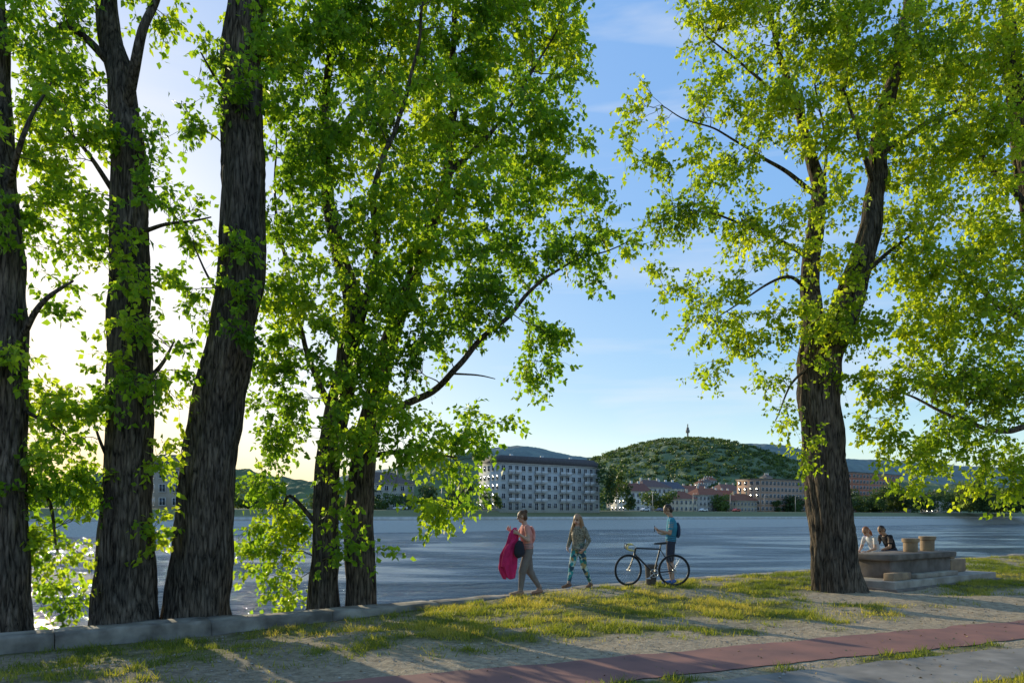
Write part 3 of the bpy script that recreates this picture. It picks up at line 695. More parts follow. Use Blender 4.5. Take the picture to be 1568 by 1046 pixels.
P5b = [(1120, 20, 15.6, 80, 45, 1.2, 9), (1080, 50, 15.5, 38, 30, .5, 10), (1240, 50, 15.3, 85, 70, 1.3, 8), (1200, 150, 14.8, 75, 60, 1.1, 7), (1330, 90, 14.8, 90, 80, 1.3, 8), (1290, 200, 14.4, 70, 60, 1.0, 8), (1260, 300, 14.3, 60, 55, .7, 7), (1390, 230, 14.8, 70, 75, 1.1, 8),
       (1440, 80, 15.0, 90, 90, 1.4, 8), (1240, 475, 14.4, 65, 45, .6, 11), (1320, 500, 14.5, 60, 42, .6, 12), (1400, 340, 14.9, 65, 65, 1.0, 9), (1300, 400, 14.4, 55, 50, .5, 8), (1210, 400, 14.7, 45, 45, .6, 7), (1280, 560, 14.5, 45, 20, .3, 6),
       (1200, -80, 15.6, 150, 60, 1.8, 3), (1400, -90, 15.6, 150, 70, 1.8, 3), (1300, -220, 15.6, 200, 80, 2.2, 2)]
build_tree('locust_tree',
    [lb((1281, 908, 15.35, .46), (1276, 850, 15.3, .43), (1268, 760, 15.3, .42), (1260, 680, 15.3, .42), (1254, 600, 15.3, .42), (1258, 540, 15.3, .44), (1290, 480, 15.2, .30), (1318, 400, 15.1, .24), (1338, 310, 15.1, .20), (1347, 220, 15.2, .16), (1368, 120, 15.3, .12), (1390, 0, 15.4, .09), (1400, -140, 15.5, .05)),
     lb((1246, 560, 15.3, .27), (1236, 480, 15.3, .20), (1246, 390, 15.4, .18), (1252, 300, 15.4, .14), (1235, 200, 15.5, .10), (1200, 80, 15.6, .06), (1175, -60, 15.7, .03)),
     lb((1246, 400, 15.4, .05), (1190, 368, 15.2, .034), (1110, 335, 15, .020), (1030, 318, 14.9, .008)),
     lb((1250, 300, 15.4, .06), (1190, 240, 15.2, .035), (1110, 195, 15.1, .020), (1010, 160, 15, .008)),
     lb((1240, 450, 15.3, .05), (1200, 430, 15, .030), (1150, 450, 14.9, .018), (1085, 495, 14.8, .008)),
     lb((1226, 175, 15.5, .05), (1150, 110, 15.5, .03), (1080, 60, 15.5, .012)),
     lb((1345, 240, 15.2, .08), (1420, 190, 15.2, .05), (1500, 150, 15.3, .025)), lb((1340, 290, 15.1, .06), (1310, 220, 14.8, .04), (1290, 130, 14.6, .02)), lb((1310, 430, 15.1, .07), (1370, 380, 15.2, .04), (1440, 330, 15.3, .015)),
     lb((1245, 360, 15.4, .05), (1262, 240, 15.1, .03), (1250, 120, 15, .012)), lb((1240, 560, 15.2, .04), (1210, 590, 15, .022), (1195, 640, 14.9, .010))],
    P5a+P5b, leaf=.098, lmat=M_leaf2, leaves_per=12, twigs=6, twiglen=.38, tintbias=.06, flare=.15)
P6 = [(1530, 80, 15.5, 80, 90, 1.5, 8), (1500, 220, 15.1, 80, 75, 1.3, 9), (1540, 350, 15.1, 70, 80, 1.2, 9), (1430, 420, 15.0, 70, 60, 1.0, 10), (1510, 480, 15.0, 75, 65, 1.1, 10), (1400, 510, 14.8, 65, 45, .9, 11), (1450, 580, 14.9, 85, 45, 1, 11),
      (1545, 610, 15.0, 60, 70, 1.0, 11), (1350, 590, 14.9, 55, 35, .7, 11), (1345, 650, 14.9, 40, 40, .5, 13), (1400, 700, 14.8, 55, 36, .6, 13), (1470, 660, 14.9, 65, 45, .8, 12), (1540, 720, 14.9, 50, 45, .8, 12), (1500, 752, 14.9, 30, 20, .3, 14), (1375, 742, 14.9, 24, 18, .3, 12), (1640, 300, 16, 80, 250, 1.5, 2), (1650, -50, 16, 100, 120, 1.8, 2)]
build_tree('locust_tree',
    [lb((1650, 905, 17, .48), (1640, 700, 17, .4), (1605, 500, 16.6, .33), (1580, 300, 16, .24), (1550, 100, 15.8, .15), (1540, -60, 15.7, .08), (1540, -200, 15.7, .04)),
     lb((1610, 530, 16.6, .10), (1510, 450, 15.8, .06), (1430, 380, 15.3, .03)), lb((1625, 620, 16.8, .09), (1540, 660, 15.8, .06), (1450, 640, 15.2, .035), (1410, 605, 15, .022), (1350, 590, 15, .012)),
     lb((1585, 330, 16, .08), (1500, 230, 15.5, .045), (1450, 200, 15.3, .02))],
    P6, leaf=.100, lmat=M_leaf2, tintbias=.06)
print('LEAVES', LEAFCOUNT)

# ------------------------------------------------------------------ people
def ring_mesh(centers, A, B, ra, rb, seg=20):
    V = []; n = len(centers)
    for i in range(n):
        for k in range(seg):
            t = 2*math.pi*k/seg
            V.append(centers[i]+A[i]*math.cos(t)*ra[i]+B[i]*math.sin(t)*rb[i])
    F = [[i*seg+k, i*seg+(k+1) % seg, (i+1)*seg+(k+1) % seg, (i+1)*seg+k] for i in range(n-1) for k in range(seg)]
    V.append(centers[0]); V.append(centers[-1]); c0 = len(V)-2
    F += [[c0, (k+1) % seg, k] for k in range(seg)]+[[c0+1, (n-1)*seg+k, (n-1)*seg+(k+1) % seg] for k in range(seg)]
    return V, F
class Fig:
    def __init__(s): s.V = []; s.F = []; s.lab = []
    def add(s, lab, V, F):
        k = len(s.V); s.V += [tuple(v) for v in V]; s.F += [[i+k for i in f] for f in F]; s.lab += [lab]*len(V)
    def ell(s, lab, c, r, ax=None, seg=16):
        ax = np.eye(3) if ax is None else np.array(ax); c = np.array(c, float)
        ph = np.linspace(-math.pi/2+.08, math.pi/2-.08, 12)
        s.add(lab, *ring_mesh([c+ax[2]*r[2]*math.sin(p) for p in ph], [ax[0]]*12, [ax[1]]*12, [r[0]*math.cos(p) for p in ph], [r[1]*math.cos(p) for p in ph], seg))
    def cap(s, lab, p0, p1, r0, r1, side=None, flat=1., seg=16):
        p0 = np.array(p0, float); p1 = np.array(p1, float); d = nrm(p1-p0); L_ = np.linalg.norm(p1-p0)
        ref = np.array([0, 1., 0]) if side is None else np.array(side, float)
        if abs(d@nrm(ref)) > .95: ref = np.array([1., 0, .1])
        b_ = nrm(np.cross(d, ref)); a_ = np.cross(b_, d)
        n = max(3, int(L_/.03)); C = []; Rr = []
        for p in (-.95, -.75, -.4): C.append(p0+d*r0*p); Rr.append(r0*math.sqrt(1-p*p))
        for i in range(n+1):
            t = i/n; C.append(p0+(p1-p0)*t); Rr.append(r0+(r1-r0)*t)
        for p in (.4, .75, .95): C.append(p1+d*r1*p); Rr.append(r1*math.sqrt(1-p*p))
        s.add(lab, *ring_mesh(C, [a_]*len(C), [b_]*len(C), Rr, [q*flat for q in Rr], seg))
    def loft(s, lab, pts, side, ra, rb, seg=28):
        C, R1 = catmull(pts, ra, .03); _, R2 = catmull(pts, rb, .03)
        T = nrm(np.gradient(C, axis=0)); side = np.array(side, float)
        B = nrm(np.cross(T, side)); A = np.cross(B, T)
        s.add(lab, *ring_mesh(list(C), list(A), list(B), R1, R2, seg))
    def hand(s, wr, d, n, sgn, curl=.35, sc=1.):
        wr = np.array(wr, float); d = nrm(d); n = np.array(n, float); n = nrm(n-d*(n@d)); t = np.cross(d, n)*sgn
        s.ell('skin', wr+d*.045*sc, (.036*sc, .016*sc, .052*sc), (t, n, d))
        for i, (o, L_) in enumerate(((.032, .066), (.011, .076), (-.011, .070), (-.032, .056))):
            p = wr+d*.075*sc+t*o*sc; dd = nrm(d+t*o*3.2)
            for k, fr in enumerate((.45, .32, .25)):
                c = curl*(k+.6); q = dd*math.cos(c)+n*math.sin(c)
                p2 = p+q*L_*fr*sc; s.cap('skin', p, p2, .0088*sc, .008*sc, seg=8); p = p2
        p = wr+d*.025*sc+t*.028*sc; dd = nrm(d*.75+t*.7+n*.25)
        p2 = p+dd*.038*sc; s.cap('skin', p, p2, .012*sc, .010*sc, seg=8); p3 = p2+nrm(dd+d*.5+n*.4)*.030*sc; s.cap('skin', p2, p3, .010*sc, .0085*sc, seg=8)
    def head(s, c, f, up, hair='short', sc=1.):
        c = np.array(c, float); f = nrm(f); up = nrm(np.array(up, float)-f*(np.array(up, float)@f)); t = np.cross(up, f); ax = (f, t, up)
        s.ell('skin', c+up*.02*sc, (.092*sc, .074*sc, .098*sc), ax, 24)
        s.ell('skin', c+f*.024*sc-up*.052*sc, (.064*sc, .056*sc, .066*sc), ax, 20)
        s.cap('skin', c+f*.085*sc+up*.008*sc, c+f*.104*sc-up*.026*sc, .009*sc, .013*sc)
        for g_ in (-1, 1):
            s.ell('dark', c+f*.080*sc+t*g_*.030*sc+up*.006*sc, (.012*sc, .013*sc, .008*sc), ax, 10)
            s.ell('hair', c+f*.083*sc+t*g_*.032*sc+up*.027*sc, (.009*sc, .017*sc, .005*sc), ax, 8)
            s.ell('skin', c-f*.008*sc+t*g_*.075*sc-up*.004*sc, (.020*sc, .010*sc, .030*sc), ax, 10)
        s.ell('lip', c+f*.084*sc-up*.062*sc, (.008*sc, .022*sc, .008*sc), ax, 10)
        s.ell('hair', c-f*.016*sc+up*.036*sc, (.093*sc, .083*sc, .094*sc), ax, 24)
        s.ell('hair', c-f*.050*sc-up*.015*sc, (.055*sc, .075*sc, .080*sc), ax, 20)
        if hair == 'bun':
            s.ell('hair', c-f*.085*sc+up*.085*sc, (.045*sc, .045*sc, .042*sc), ax, 14)
        if hair == 'long':
            for g_ in (-1, 1):
                s.loft('hair', [c+t*g_*.06-f*.02+up*.05, c+t*g_*.085-f*.02-up*.06, c+t*g_*.11+f*.02-up*.18, c+t*g_*.105+f*.055-up*.34, c+t*g_*.09+f*.06-up*.44], f, [.05, .05, .045, .035, .012], [.03, .036, .04, .035, .012])
            s.loft('hair', [c-f*.06+up*.04, c-f*.085-up*.08, c-f*.10-up*.22, c-f*.10-up*.36], t, [.07, .095, .11, .06], [.03, .04, .04, .02])
        if hair == 'bob':
            s.loft('hair', [c-f*.04+up*.05, c-f*.06-up*.06, c-f*.07-up*.17], t, [.07, .092, .07], [.05, .055, .03])
    def build(s, name, mats, parent, voxel=.0055, it=3):
        me = bpy.data.meshes.new('tmp'); me.from_pydata(s.V, [], s.F); ob = bpy.data.objects.new('tmp', me); col.objects.link(ob)
        md = ob.modifiers.new('r', 'REMESH'); md.mode = 'VOXEL'; md.voxel_size = voxel; md.use_smooth_shade = True
        ms = ob.modifiers.new('s', 'SMOOTH'); ms.factor = .5; ms.iterations = it
        dg = bpy.context.evaluated_depsgraph_get(); ev = ob.evaluated_get(dg)
        nm = bpy.data.meshes.new_from_object(ev); nm.name = name
        kd = KDTree(len(s.V))
        for i, v in enumerate(s.V): kd.insert(v, i)
        kd.balance()
        keys = list(mats.keys()); nm.materials.clear()
        for k in keys: nm.materials.append(mats[k])
        L_ = [keys.index(l) if l in keys else 0 for l in s.lab]
        mi = [L_[kd.find(p.center)[1]] for p in nm.polygons]
        nm.polygons.foreach_set('material_index', mi); nm.polygons.foreach_set('use_smooth', [True]*len(mi))
        o = bpy.data.objects.new(name, nm); col.objects.link(o); o.parent = parent
        bpy.data.objects.remove(ob); return o

def body(F, J, st):
    w = st.get('w', 1.)
    pel, che, nek = [np.array(J[k], float) for k in ('pelvis', 'chest', 'neck')]
    side = nrm(np.array(J['R']['sh'])-np.array(J['L']['sh']))
    axis = nrm(nek-pel); wst = pel*.55+che*.45
    bt, tp = 'bottom', 'top'
    F.loft(bt, [pel-axis*.10, pel-axis*.03, pel+axis*.05, wst-axis*.02], side, np.array([.10, .155, .155, .13])*w*st.get('hip', 1), np.array([.075, .115, .11, .095])*w)
    F.loft(tp, [pel+axis*st.get('hem', .03), wst, che, nek-axis*.06, nek-axis*.005], side, np.array([.155*st.get('hip', 1), .135*st.get('waist', 1), .165, .15, .06])*w*st.get('loose', 1), np.array([.118, .108, .122, .085, .055])*w*st.get('loose', 1))
    hd = np.array(J['head'], float); F.cap('skin', nek-axis*.03, hd-nrm(J['hf'])*.015-axis*.03, .054*w, .050*w)
    F.head(hd, J['hf'], J.get('hu', (0, 0, 1)), st.get('hair', 'short'), st.get('hs', 1.))
    for sd_, g_ in (('L', -1), ('R', 1)):
        q = J[sd_]; sh, el, wr = [np.array(q[k], float) for k in ('sh', 'el', 'wr')]
        sl = st.get('sleeve', .5)
        F.cap(tp, che*.3+nek*.7-axis*.05, sh, .06*w, .058*w)
        F.cap('skin', sh, el, .048*w, .038*w); F.cap('skin', el, wr, .039*w, .025*w)
        if sl > 0: F.cap(tp, sh, sh+(el-sh)*(min(1, sl*1.2) if sl <= .5 else 1), .060*w, .054*w)
        if sl > .5: F.cap(tp, el, el+(wr-el)*.88, .052*w, .038*w)
        F.hand(wr, q.get('hd', wr-el), q.get('hn', (0, -g_, 0)), q.get('hs', g_), q.get('curl', .35), st.get('hands', 1.))
        hip, kn, an, toe = [np.array(q[k], float) for k in ('hip', 'kn', 'an', 'toe')]
        lg = st.get('leg', 1.); lw = st.get('legw', 1.)
        F.cap('skin' if lg < 1 else bt, hip, kn, .082*w, .055*w*(lw if lg >= 1 else 1)); F.cap('skin' if lg < 1 else bt, kn, an, .054*w*(lw if lg >= 1 else 1), .034*w*(lw if lg >= 1 else 1))
        calf = kn+(an-kn)*.28; F.ell('skin' if lg < 1 else bt, calf+np.array([.012, 0, 0]), (.052*w, .05*w, .11))
        F.cap(bt, hip, hip+(kn-hip)*(.88 if lg < 1 else 1.), .098*w, (.080 if lg < 1 else .060*lw)*w)
        F.cap('skin', an+np.array([0, 0, .04]), an-np.array([0, 0, .02]), .034*w, .036*w)
        heel = np.array([an[0], an[1], min(an[2], toe[2]+.06)])+nrm(np.array([an[0]-toe[0], an[1]-toe[1], 0]))*.03-np.array([0, 0, .03])
        F.cap('shoe', heel, toe, .042, .034, side=(0, 1, 0), flat=.9); F.cap('shoe', an-np.array([0, 0, .01]), (heel+toe)*.5, .042, .036)

def skin(c=(.42, .24, .16)): return mat('skin', c, .55, tuple(x*.92 for x in c), 6, spec=.4)
lip = mat('lips', (.35, .12, .10), .5); dark = mat('eye_dark', (.02, .015, .012), .3)
def pmats(top, bottom, hair, shoe, sk=(.50, .29, .20)):
    return {'skin': skin(sk), 'top': top, 'bottom': bottom, 'hair': hair, 'shoe': shoe, 'lip': lip, 'dark': dark}
def cloth(n, c, c2=None, sc=9, b=.5): return mat(n, c, .9, c2 or tuple(x*.8 for x in c), sc, b, .012)
hair_br = mat('brown_hair', (.14, .065, .03), .55, (.07, .032, .016), 40, .4, .004, stretch=(1, 1, .15))
hair_lt = mat('light_hair', (.36, .19, .08), .5, (.2, .10, .04), 40, .4, .004, stretch=(1, 1, .15))
hair_dk = mat('dark_hair', (.045, .028, .02), .5, (.025, .016, .012), 40, .4, .004)
hair_rd = mat('red_hair', (.40, .13, .04), .5, (.24, .07, .02), 40, .4, .004)
def put(x, y, z, name, yaw): return empty(name, (x, y, z), yaw)

mx_, my = (1027-784)/1100*16.1, 16.1
u, v = W2R(mx_, my); mz = float(ground_z(u, v))
man = put(mx_, my, mz+.005, 'man', math.radians(-14))
F = Fig()
J = dict(pelvis=(.0, 0, .95), chest=(.03, 0, 1.28), neck=(.01, 0, 1.50), head=(-.06, 0, 1.665), hf=(-.86, 0, -.42),
    L=dict(sh=(.03, -.185, 1.43), el=(-.01, -.235, 1.14), wr=(-.24, -.13, 1.20), hd=(-.9, .45, .25), hn=(.2, .5, .8), hs=-1, curl=.5, hip=(0, -.095, .92), kn=(-.03, -.115, .50), an=(.03, -.12, .09), toe=(-.16, -.145, .035)),
    R=dict(sh=(.03, .185, 1.43), el=(.02, .235, 1.14), wr=(-.20, .14, 1.12), hd=(-.9, -.5, .3), hn=(.2, -.5, .8), hs=1, curl=.5, hip=(0, .095, .92), kn=(.0, .11, .50), an=(.05, .13, .09), toe=(-.13, .17, .035)))
body(F, J, dict(sleeve=.5, leg=.5, hair='short', loose=1.06))
F.build('body', pmats(cloth('teal_shirt', (.045, .25, .36)), cloth('dark_shorts', (.04, .045, .065)), hair_dk, cloth('blue_shoes', (.04, .14, .45)), (.44, .25, .16)), man)
boxes('phone', [(-.36, -.345, -.035, .035, 1.17, 1.31)], mat('phone_glass', (.02, .02, .025), .2), man, .003, frame=False)
Fb = Fig(); Fb.loft('bag', [(.15, .02, 1.04), (.17, .02, 1.12), (.17, .02, 1.28), (.14, .02, 1.38)], (0, 1, 0), [.07, .10, .10, .06], [.03, .045, .04, .03]); Fb.build('backpack', {'bag': cloth('navy_bag', (.03, .05, .09))}, man, .01)

wx, wy = (806-784)/1100*14.3, 14.3
u, v = W2R(wx, wy); wz = float(walltop(u))
wom = put(wx, wy, wz+.008, 'woman', math.radians(12))
F = Fig()
J = dict(pelvis=(.02, 0, .90), chest=(-.0, 0, 1.20), neck=(-.03, 0, 1.40), head=(-.085, 0, 1.555), hf=(-.9, .30, -.2),
    L=dict(sh=(-.02, -.16, 1.34), el=(-.02, -.24, 1.09), wr=(-.20, -.19, 1.22), hd=(-.8, .3, .4), hn=(0, .9, .2), hs=-1, curl=.6, hip=(.02, -.085, .86), kn=(-.10, -.09, .47), an=(-.14, -.10, .09), toe=(-.33, -.12, .03)),
    R=dict(sh=(-.02, .16, 1.34), el=(-.16, .22, 1.12), wr=(-.30, .10, 1.28), hd=(-.7, -.3, .5), hn=(0, -.9, .2), hs=1, curl=.6, hip=(.03, .085, .86), kn=(.08, .09, .47), an=(.30, .10, .13), toe=(.16, .10, .03)))
body(F, J, dict(sleeve=.3, leg=1., legw=1.35, hair='bun', w=1.02, hip=1.12, loose=1.05))
F.build('body', pmats(cloth('salmon_top', (.74, .31, .25)), cloth('taupe_trousers', (.21, .17, .145)), hair_br, cloth('tan_sandals', (.36, .2, .13)), (.54, .32, .23)), wom)
def drape(name, path, hw, hd, m, parent, folds=7, amp=.22):
    C, W = catmull(path, hw, .025); _, Dp = catmull(path, hd, .025)
    seg = 72; V = []; n = len(C)
    for i in range(n):
        s_ = i/n
        for k in range(seg):
            t = 2*math.pi*k/seg
            f = 1+amp*(.3+s_)*math.sin(folds*t+2.2*math.sin(s_*3)+1)+amp*.6*(.3+s_)*math.sin((folds-3)*t+4*s_)
            V.append((C[i][0]+W[i]*math.cos(t)*f, C[i][1]+Dp[i]*math.sin(t)*f, C[i][2]+.02*math.sin(folds*t*.5)*s_))
    Fq = [[i*seg+k, (i+1)*seg+k, (i+1)*seg+(k+1) % seg, i*seg+(k+1) % seg] for i in range(n-1) for k in range(seg)]
    ob = mk_mesh(name, V, Fq, m, True, parent)
    sm = ob.modifiers.new('sol', 'SOLIDIFY'); sm.thickness = .008
    return ob
M_mag = cloth('magenta_fabric', (.66, .03, .14), (.48, .02, .10), 7)
drape('jacket', [(-.24, -.06, 1.34), (-.28, -.08, 1.22), (-.31, -.08, 1.02), (-.38, -.08, .80), (-.40, -.07, .55), (-.36, -.06, .34)], [.03, .09, .11, .15, .15, .10], [.03, .07, .07, .08, .08, .05], M_mag, wom)
drape('jacket_sleeve', [(-.28, -.14, 1.10), (-.40, -.17, .95), (-.47, -.17, .75), (-.50, -.16, .58)], [.04, .055, .05, .05], [.04, .05, .045, .045], M_mag, wom, 5, .12)
Fb = Fig(); Fb.loft('bag', [(-.17, -.20, 1.08), (-.19, -.22, .98), (-.19, -.22, .84), (-.17, -.21, .76)], (1, 0, 0), [.05, .10, .11, .07], [.03, .05, .055, .03]); Fb.build('handbag', {'bag': cloth('dark_bag', (.03, .03, .04))}, wom, .01)
Fb = Fig(); Fb.loft('bag', [(.10, .0, 1.02), (.13, 0, 1.12), (.13, 0, 1.26), (.09, 0, 1.36)], (0, 1, 0), [.08, .12, .12, .09], [.03, .045, .04, .03]); Fb.build('top_ruffle', {'bag': cloth('salmon_ruffle', (.74, .33, .28), (.6, .2, .16), 14, 1)}, wom, .01)

gx, gy = (886-784)/1100*15.45, 15.45
u, v = W2R(gx, gy); gz = float(walltop(u))
girl = put(gx, gy, gz+.008, 'girl', math.radians(48))
F = Fig()
J = dict(pelvis=(.0, 0, .86), chest=(.0, 0, 1.14), neck=(-.01, 0, 1.32), head=(-.04, 0, 1.465), hf=(-.95, -.15, -.18),
    L=dict(sh=(.0, -.15, 1.26), el=(.05, -.235, 1.02), wr=(-.06, -.20, .84), hd=(-.5, .4, -.6), hn=(0, .9, .2), hs=-1, hip=(0, -.08, .82), kn=(.03, -.12, .45), an=(.20, -.17, .11), toe=(.04, -.20, .03)),
    R=dict(sh=(.0, .15, 1.26), el=(.03, .245, 1.03), wr=(-.10, .22, .86), hd=(-.5, -.4, -.6), hn=(0, -.9, .2), hs=1, hip=(0, .08, .82), kn=(-.12, .10, .46), an=(-.16, .14, .09), toe=(-.34, .16, .03)))
body(F, J, dict(sleeve=1., leg=1., legw=1.15, hair='long', w=.95, loose=1.10, hem=-.05, hs=.98, hip=1.08))
def legging():
    m, nt, b = nmat('floral_leggings'); L = nt.links.new
    tc = nt.nodes.new('ShaderNodeTexCoord'); vo = nt.nodes.new('ShaderNodeTexVoronoi'); vo.inputs['Scale'].default_value = 14
    r = nt.nodes.new('ShaderNodeValToRGB'); r.color_ramp.interpolation = 'CONSTANT'
    e = r.color_ramp.elements; e[0].color = (.02, .07, .10, 1); e[1].position = .35; e[1].color = (.03, .28, .28, 1)
    for p, c in ((.55, (.46, .54, .46, 1)), (.75, (.03, .16, .11, 1)), (.9, (.34, .26, .10, 1))): k = e.new(p); k.color = c
    sx = nt.nodes.new('ShaderNodeSeparateColor'); L(tc.outputs['Object'], vo.inputs['Vector']); L(vo.outputs['Color'], sx.inputs[0]); L(sx.outputs[0], r.inputs[0]); L(r.outputs[0], b.inputs['Base Color'])
    b.inputs['Roughness'].default_value = .8; return m
F.build('body', pmats(cloth('flecked_jacket', (.36, .31, .22), (.08, .08, .06), 32, .3), legging(), hair_lt, cloth('brown_boots', (.2, .10, .055)), (.54, .33, .24)), girl)

# --- stone monument with stepped blocks and drums
M_stone = mat('pale_stone', (.40, .35, .29), .9, (.25, .21, .17), 3, .4, .02, detail=10)
M_stone2 = mat('dark_stone', (.21, .175, .15), .9, (.11, .09, .075), 3.5, .5, .02, detail=10)
M_stone3 = mat('ochre_stone', (.40, .28, .17), .9, (.23, .16, .11), 3.5, .4, .02)
mon = empty('stone_monument')
boxes('base_slab', [(15.35, 20.3, 7.8, 9.3, -.1, .20)], M_stone, mon, .02)
boxes('base_joint', [(15.25, 20.4, 7.7, 9.4, -.1, .05)], M_stone2, mon, .015)
boxes('plinth', [(16.1, 19.0, 8.3, 9.1, .202, .60)], M_stone2, mon, .015)
boxes('table_slab', [(15.95, 19.1, 8.2, 9.2, .602, .74)], M_stone2, mon, .02)
boxes('side_block', [(19.15, 19.95, 8.35, 9.1, .202, .52), (19.12, 19.7, 8.5, 9.05, .522, .66)], M_stone3, mon, .02)
boxes('front_block', [(15.6, 16.35, 7.95, 8.18, .202, .36)], M_stone3, mon, .015)
boxes('low_step', [(16.6, 18.6, 7.95, 8.18, .202, .30)], M_stone, mon, .015)
for (uu, hh) in ((17.85, .32), (18.68, .36)):
    x, y = R2W(uu, 8.7)
    C = [(0, .15), (.03, .16), (hh-.10, .16), (hh-.09, .19), (hh-.01, .195), (hh, .18)]
    V = []; seg = 28
    for (zz, rr) in C:
        for k in range(seg): V.append((x+rr*math.cos(2*math.pi*k/seg), y+rr*math.sin(2*math.pi*k/seg), .742+zz))
    Fq = [[i*seg+k, i*seg+(k+1) % seg, (i+1)*seg+(k+1) % seg, (i+1)*seg+k] for i in range(len(C)-1) for k in range(seg)]
    V.append((x, y, .742+hh))
    me = bpy.data.meshes.new('stone_drum'); me.from_pydata(V, [], Fq+[[5*seg+k, 5*seg+(k+1) % seg, len(V)-1] for k in range(seg)]); me.materials.append(M_stone3)
    ob = bpy.data.objects.new('stone_drum', me); col.objects.link(ob); ob.parent = mon
bench = empty('stone_bench')
boxes('seat', [(17.5, 19.8, 9.5, 9.95, .40, .50)], M_stone, bench, .015)
boxes('supports', [(17.7, 18.0, 9.55, 9.9, -.1, .398), (19.2, 19.5, 9.55, 9.9, -.1, .398)], M_stone2, bench, .01)

def seated(name, u, v, yaw, mats, st, zs=.50, lean=1.):
    x, y = R2W(u, v); par = put(x, y, zs, name, yaw)
    F = Fig()
    gz_ = -zs+.05
    J = dict(pelvis=(.0, 0, .11), chest=(-.13*lean, 0, .40), neck=(-.24*lean, 0, .57), head=(-.345*lean, 0, .69), hf=(-.8, -.05, -.55),
        L=dict(sh=(-.22*lean, -.17, .52), el=(-.28*lean, -.22, .26), wr=(-.46, -.12, .18), hd=(-.9, .3, -.1), hn=(0, .5, -.8), hs=-1, curl=.5, hip=(-.03, -.09, .10), kn=(-.44, -.16, .10), an=(-.46, -.24, gz_+.09), toe=(-.64, -.27, gz_+.03)),
        R=dict(sh=(-.22*lean, .17, .52), el=(-.28*lean, .22, .26), wr=(-.46, .12, .18), hd=(-.9, -.3, -.1), hn=(0, -.5, -.8), hs=1, curl=.5, hip=(-.03, .09, .10), kn=(-.44, .14, .10), an=(-.46, .24, gz_+.09), toe=(-.64, .26, gz_+.03)))
    body(F, J, st); F.build('body', mats, par)
seated('seated_man', 19.0, 9.72, math.radians(14), pmats(cloth('black_tshirt', (.02, .02, .024)), cloth('dark_jeans', (.05, .06, .09)), hair_dk, cloth('grey_shoes', (.2, .2, .2)), (.46, .27, .17)), dict(sleeve=.5, leg=1, legw=1.2, hair='short'), zs=.54)
seated('seated_woman', 18.22, 9.72, math.radians(20), pmats(cloth('white_top', (.68, .68, .70)), cloth('pale_jeans', (.40, .45, .52)), hair_rd, cloth('white_shoes', (.6, .6, .6)), (.54, .33, .24)), dict(sleeve=.4, leg=1, legw=1.15, hair='bob', w=.93), zs=.52, lean=1.05)

# ------------------------------------------------------------------ bicycle
def tubeobj(name, segs, m, parent, sides=10):
    VV = []; QQ = []; off = 0
    for path, r in segs:
        C = np.array(path, float); n = len(C); T = nrm(np.gradient(C, axis=0))
        ref = np.array([0, 1., 0]) if abs(T.mean(0)[1]) < .8 else np.array([0, 0, 1.])
        a_ = nrm(np.cross(T, ref)); b_ = np.cross(T, a_); th = np.arange(sides)*2*np.pi/sides
        V = C[:, None]+r*(np.cos(th)[None, :, None]*a_[:, None]+np.sin(th)[None, :, None]*b_[:, None])
        idx = np.arange(n*sides).reshape(n, sides); rl = np.roll(idx, -1, 1)
        QQ.append(np.stack([idx[:-1], rl[:-1], rl[1:], idx[1:]], -1).reshape(-1, 4)+off); VV.append(V.reshape(-1, 3)); off += n*sides
    return mk_mesh(name, np.vstack(VV), np.vstack(QQ), m, True, parent)
bx, by = (997-784)/1100*15.55, 15.55
u, v = W2R(bx, by); bz = float(ground_z(u, v))
bike = empty('bicycle', (bx, by, bz+.008), math.radians(-4))
M_black = mat('black_paint', (.02, .02, .022), .35, (.018, .018, .02), 3, spec=.5); M_tyre = mat('bike_tyre', (.022, .022, .022), .8); M_alu = mat('aluminium', (.6, .6, .6), .3, metal=1.)
M_rim = mat('dark_rim', (.05, .05, .05), .4); M_tape = mat('cream_bar_tape', (.70, .58, .20), .7); M_saddle = mat('brown_saddle', (.03, .025, .02), .5)
def wheel(nm, cx, yaw):
    w_ = bpy.data.objects.new(nm, None); col.objects.link(w_); w_.parent = bike; w_.location = (cx, 0, .345); w_.rotation_euler = (0, 0, yaw)
    th = np.linspace(0, 2*np.pi, 61)
    tubeobj('tyre', [(np.c_[.325*np.cos(th), 0*th, .325*np.sin(th)], .018)], M_tyre, w_)
    tubeobj('rim', [(np.c_[.303*np.cos(th), 0*th, .303*np.sin(th)], .011)], M_rim, w_)
    sg = []
    for i in range(28):
        a_ = i*2*math.pi/28; b_ = a_+(.5 if i % 2 else -.5)
        sg.append(([(.302*math.cos(a_), 0, .302*math.sin(a_)), (.02*math.cos(b_), .025*(1 if i % 4 < 2 else -1), .02*math.sin(b_))], .0013))
    tubeobj('spokes', sg, M_alu, w_, 4)
    tubeobj('hub', [([(0, -.05, 0), (0, .05, 0)], .018)], M_alu, w_)
wheel('front_wheel', -.49, math.radians(26)); wheel('rear_wheel', .49, 0)
bb = (.06, 0, .28); st_ = (.19, 0, .80); ht = (-.33, 0, .82); hb = (-.36, 0, .70)
tubeobj('frame', [([bb, st_], .018), ([st_, ht], .017), ([bb, hb], .021), ([ht, hb], .021), ([bb, (.49, .05, .34)], .010), ([bb, (.49, -.05, .34)], .010), ([st_, (.49, .05, .34)], .009), ([st_, (.49, -.05, .34)], .009), ([st_, (.212, 0, .90)], .014)], M_black, bike)
tubeobj('fork', [([hb, (-.385, .05, .62), (-.44, .055, .46), (-.49, .05, .34)], .012), ([hb, (-.385, -.05, .62), (-.44, -.055, .46), (-.49, -.05, .34)], .012)], M_black, bike)
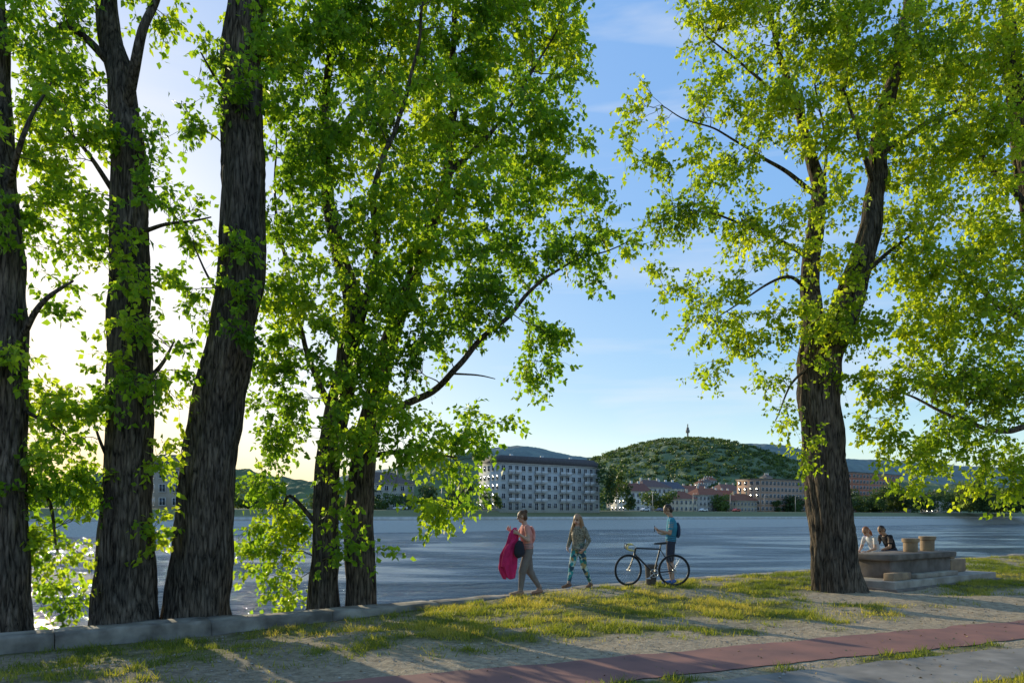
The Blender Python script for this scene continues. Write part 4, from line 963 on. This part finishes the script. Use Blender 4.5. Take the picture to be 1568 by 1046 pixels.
tubeobj('stem', [([ht, (-.325, 0, .87), (-.41, 0, .90)], .013)], M_alu, bike)
def bar(s_): return [(-.41, 0, .90), (-.41, s_*.19, .90), (-.46, s_*.205, .905), (-.51, s_*.205, .885), (-.525, s_*.205, .84), (-.50, s_*.205, .79), (-.44, s_*.205, .775), (-.39, s_*.205, .775)]
tubeobj('handlebar', [(catmull(bar(1), [1]*8, .02)[0], .015), (catmull(bar(-1), [1]*8, .02)[0], .015)], M_tape, bike)
tubeobj('brake_levers', [([(-.50, s_*.205, .90), (-.545, s_*.205, .92), (-.56, s_*.205, .86), (-.55, s_*.205, .80)], .009) for s_ in (-1, 1)], M_black, bike)
th = np.linspace(0, 2*np.pi, 41)
tubeobj('chainring', [(np.c_[.06+.085*np.cos(th), 0*th-.045, .28+.085*np.sin(th)], .006), (np.c_[.49+.035*np.cos(th), 0*th-.045, .34+.035*np.sin(th)], .01)]+[([(.06, -.045, .28), (.06+.085*math.cos(a_), -.045, .28+.085*math.sin(a_))], .006) for a_ in np.arange(5)*1.2566], M_alu, bike, 6)
tubeobj('chain', [([(.06, -.045, .366), (.49, -.045, .376)], .005), ([(.06, -.045, .194), (.49, -.045, .304)], .005)], M_black, bike, 6)
tubeobj('cranks', [([(.06, -.06, .28), (-.07, -.07, .17)], .009), ([(.06, .06, .28), (.19, .07, .39)], .009), ([(-.12, -.11, .17), (-.02, -.11, .17)], .014), ([(.14, .11, .39), (.24, .11, .39)], .014)], M_alu, bike, 6)
Fb = Fig(); Fb.loft('s', [(.06, 0, .915), (.12, 0, .918), (.22, 0, .925), (.30, 0, .932), (.335, 0, .935)], (0, 1, 0), [.018, .026, .05, .075, .05], [.016, .02, .026, .028, .02]); Fb.build('saddle', {'s': M_saddle}, bike, .006)

def bin_():
    x, y = (997-784)/1100*15.95, 15.95; u, v = W2R(x, y); z = float(ground_z(u, v)); par = empty('litter_bin', (x, y, z))
    prof = [(0, .10), (.02, .11), (.40, .135), (.42, .15), (.45, .15), (.45, .125), (.40, .118), (.05, .10), (.05, .001)]
    seg = 32; V = []
    for (zz, rr) in prof:
        for k in range(seg):
            f = 1+(.02 if (k % 4 < 2 and .02 < zz < .4) else 0); V.append((rr*f*math.cos(2*math.pi*k/seg), rr*f*math.sin(2*math.pi*k/seg), zz))
    Q = [[i*seg+k, i*seg+(k+1) % seg, (i+1)*seg+(k+1) % seg, (i+1)*seg+k] for i in range(len(prof)-1) for k in range(seg)]
    mk_mesh('bin_body', V, Q, mat('bin_metal', (.13, .115, .10), .6, (.07, .06, .055), 9), True, par)
bin_()
print('done')
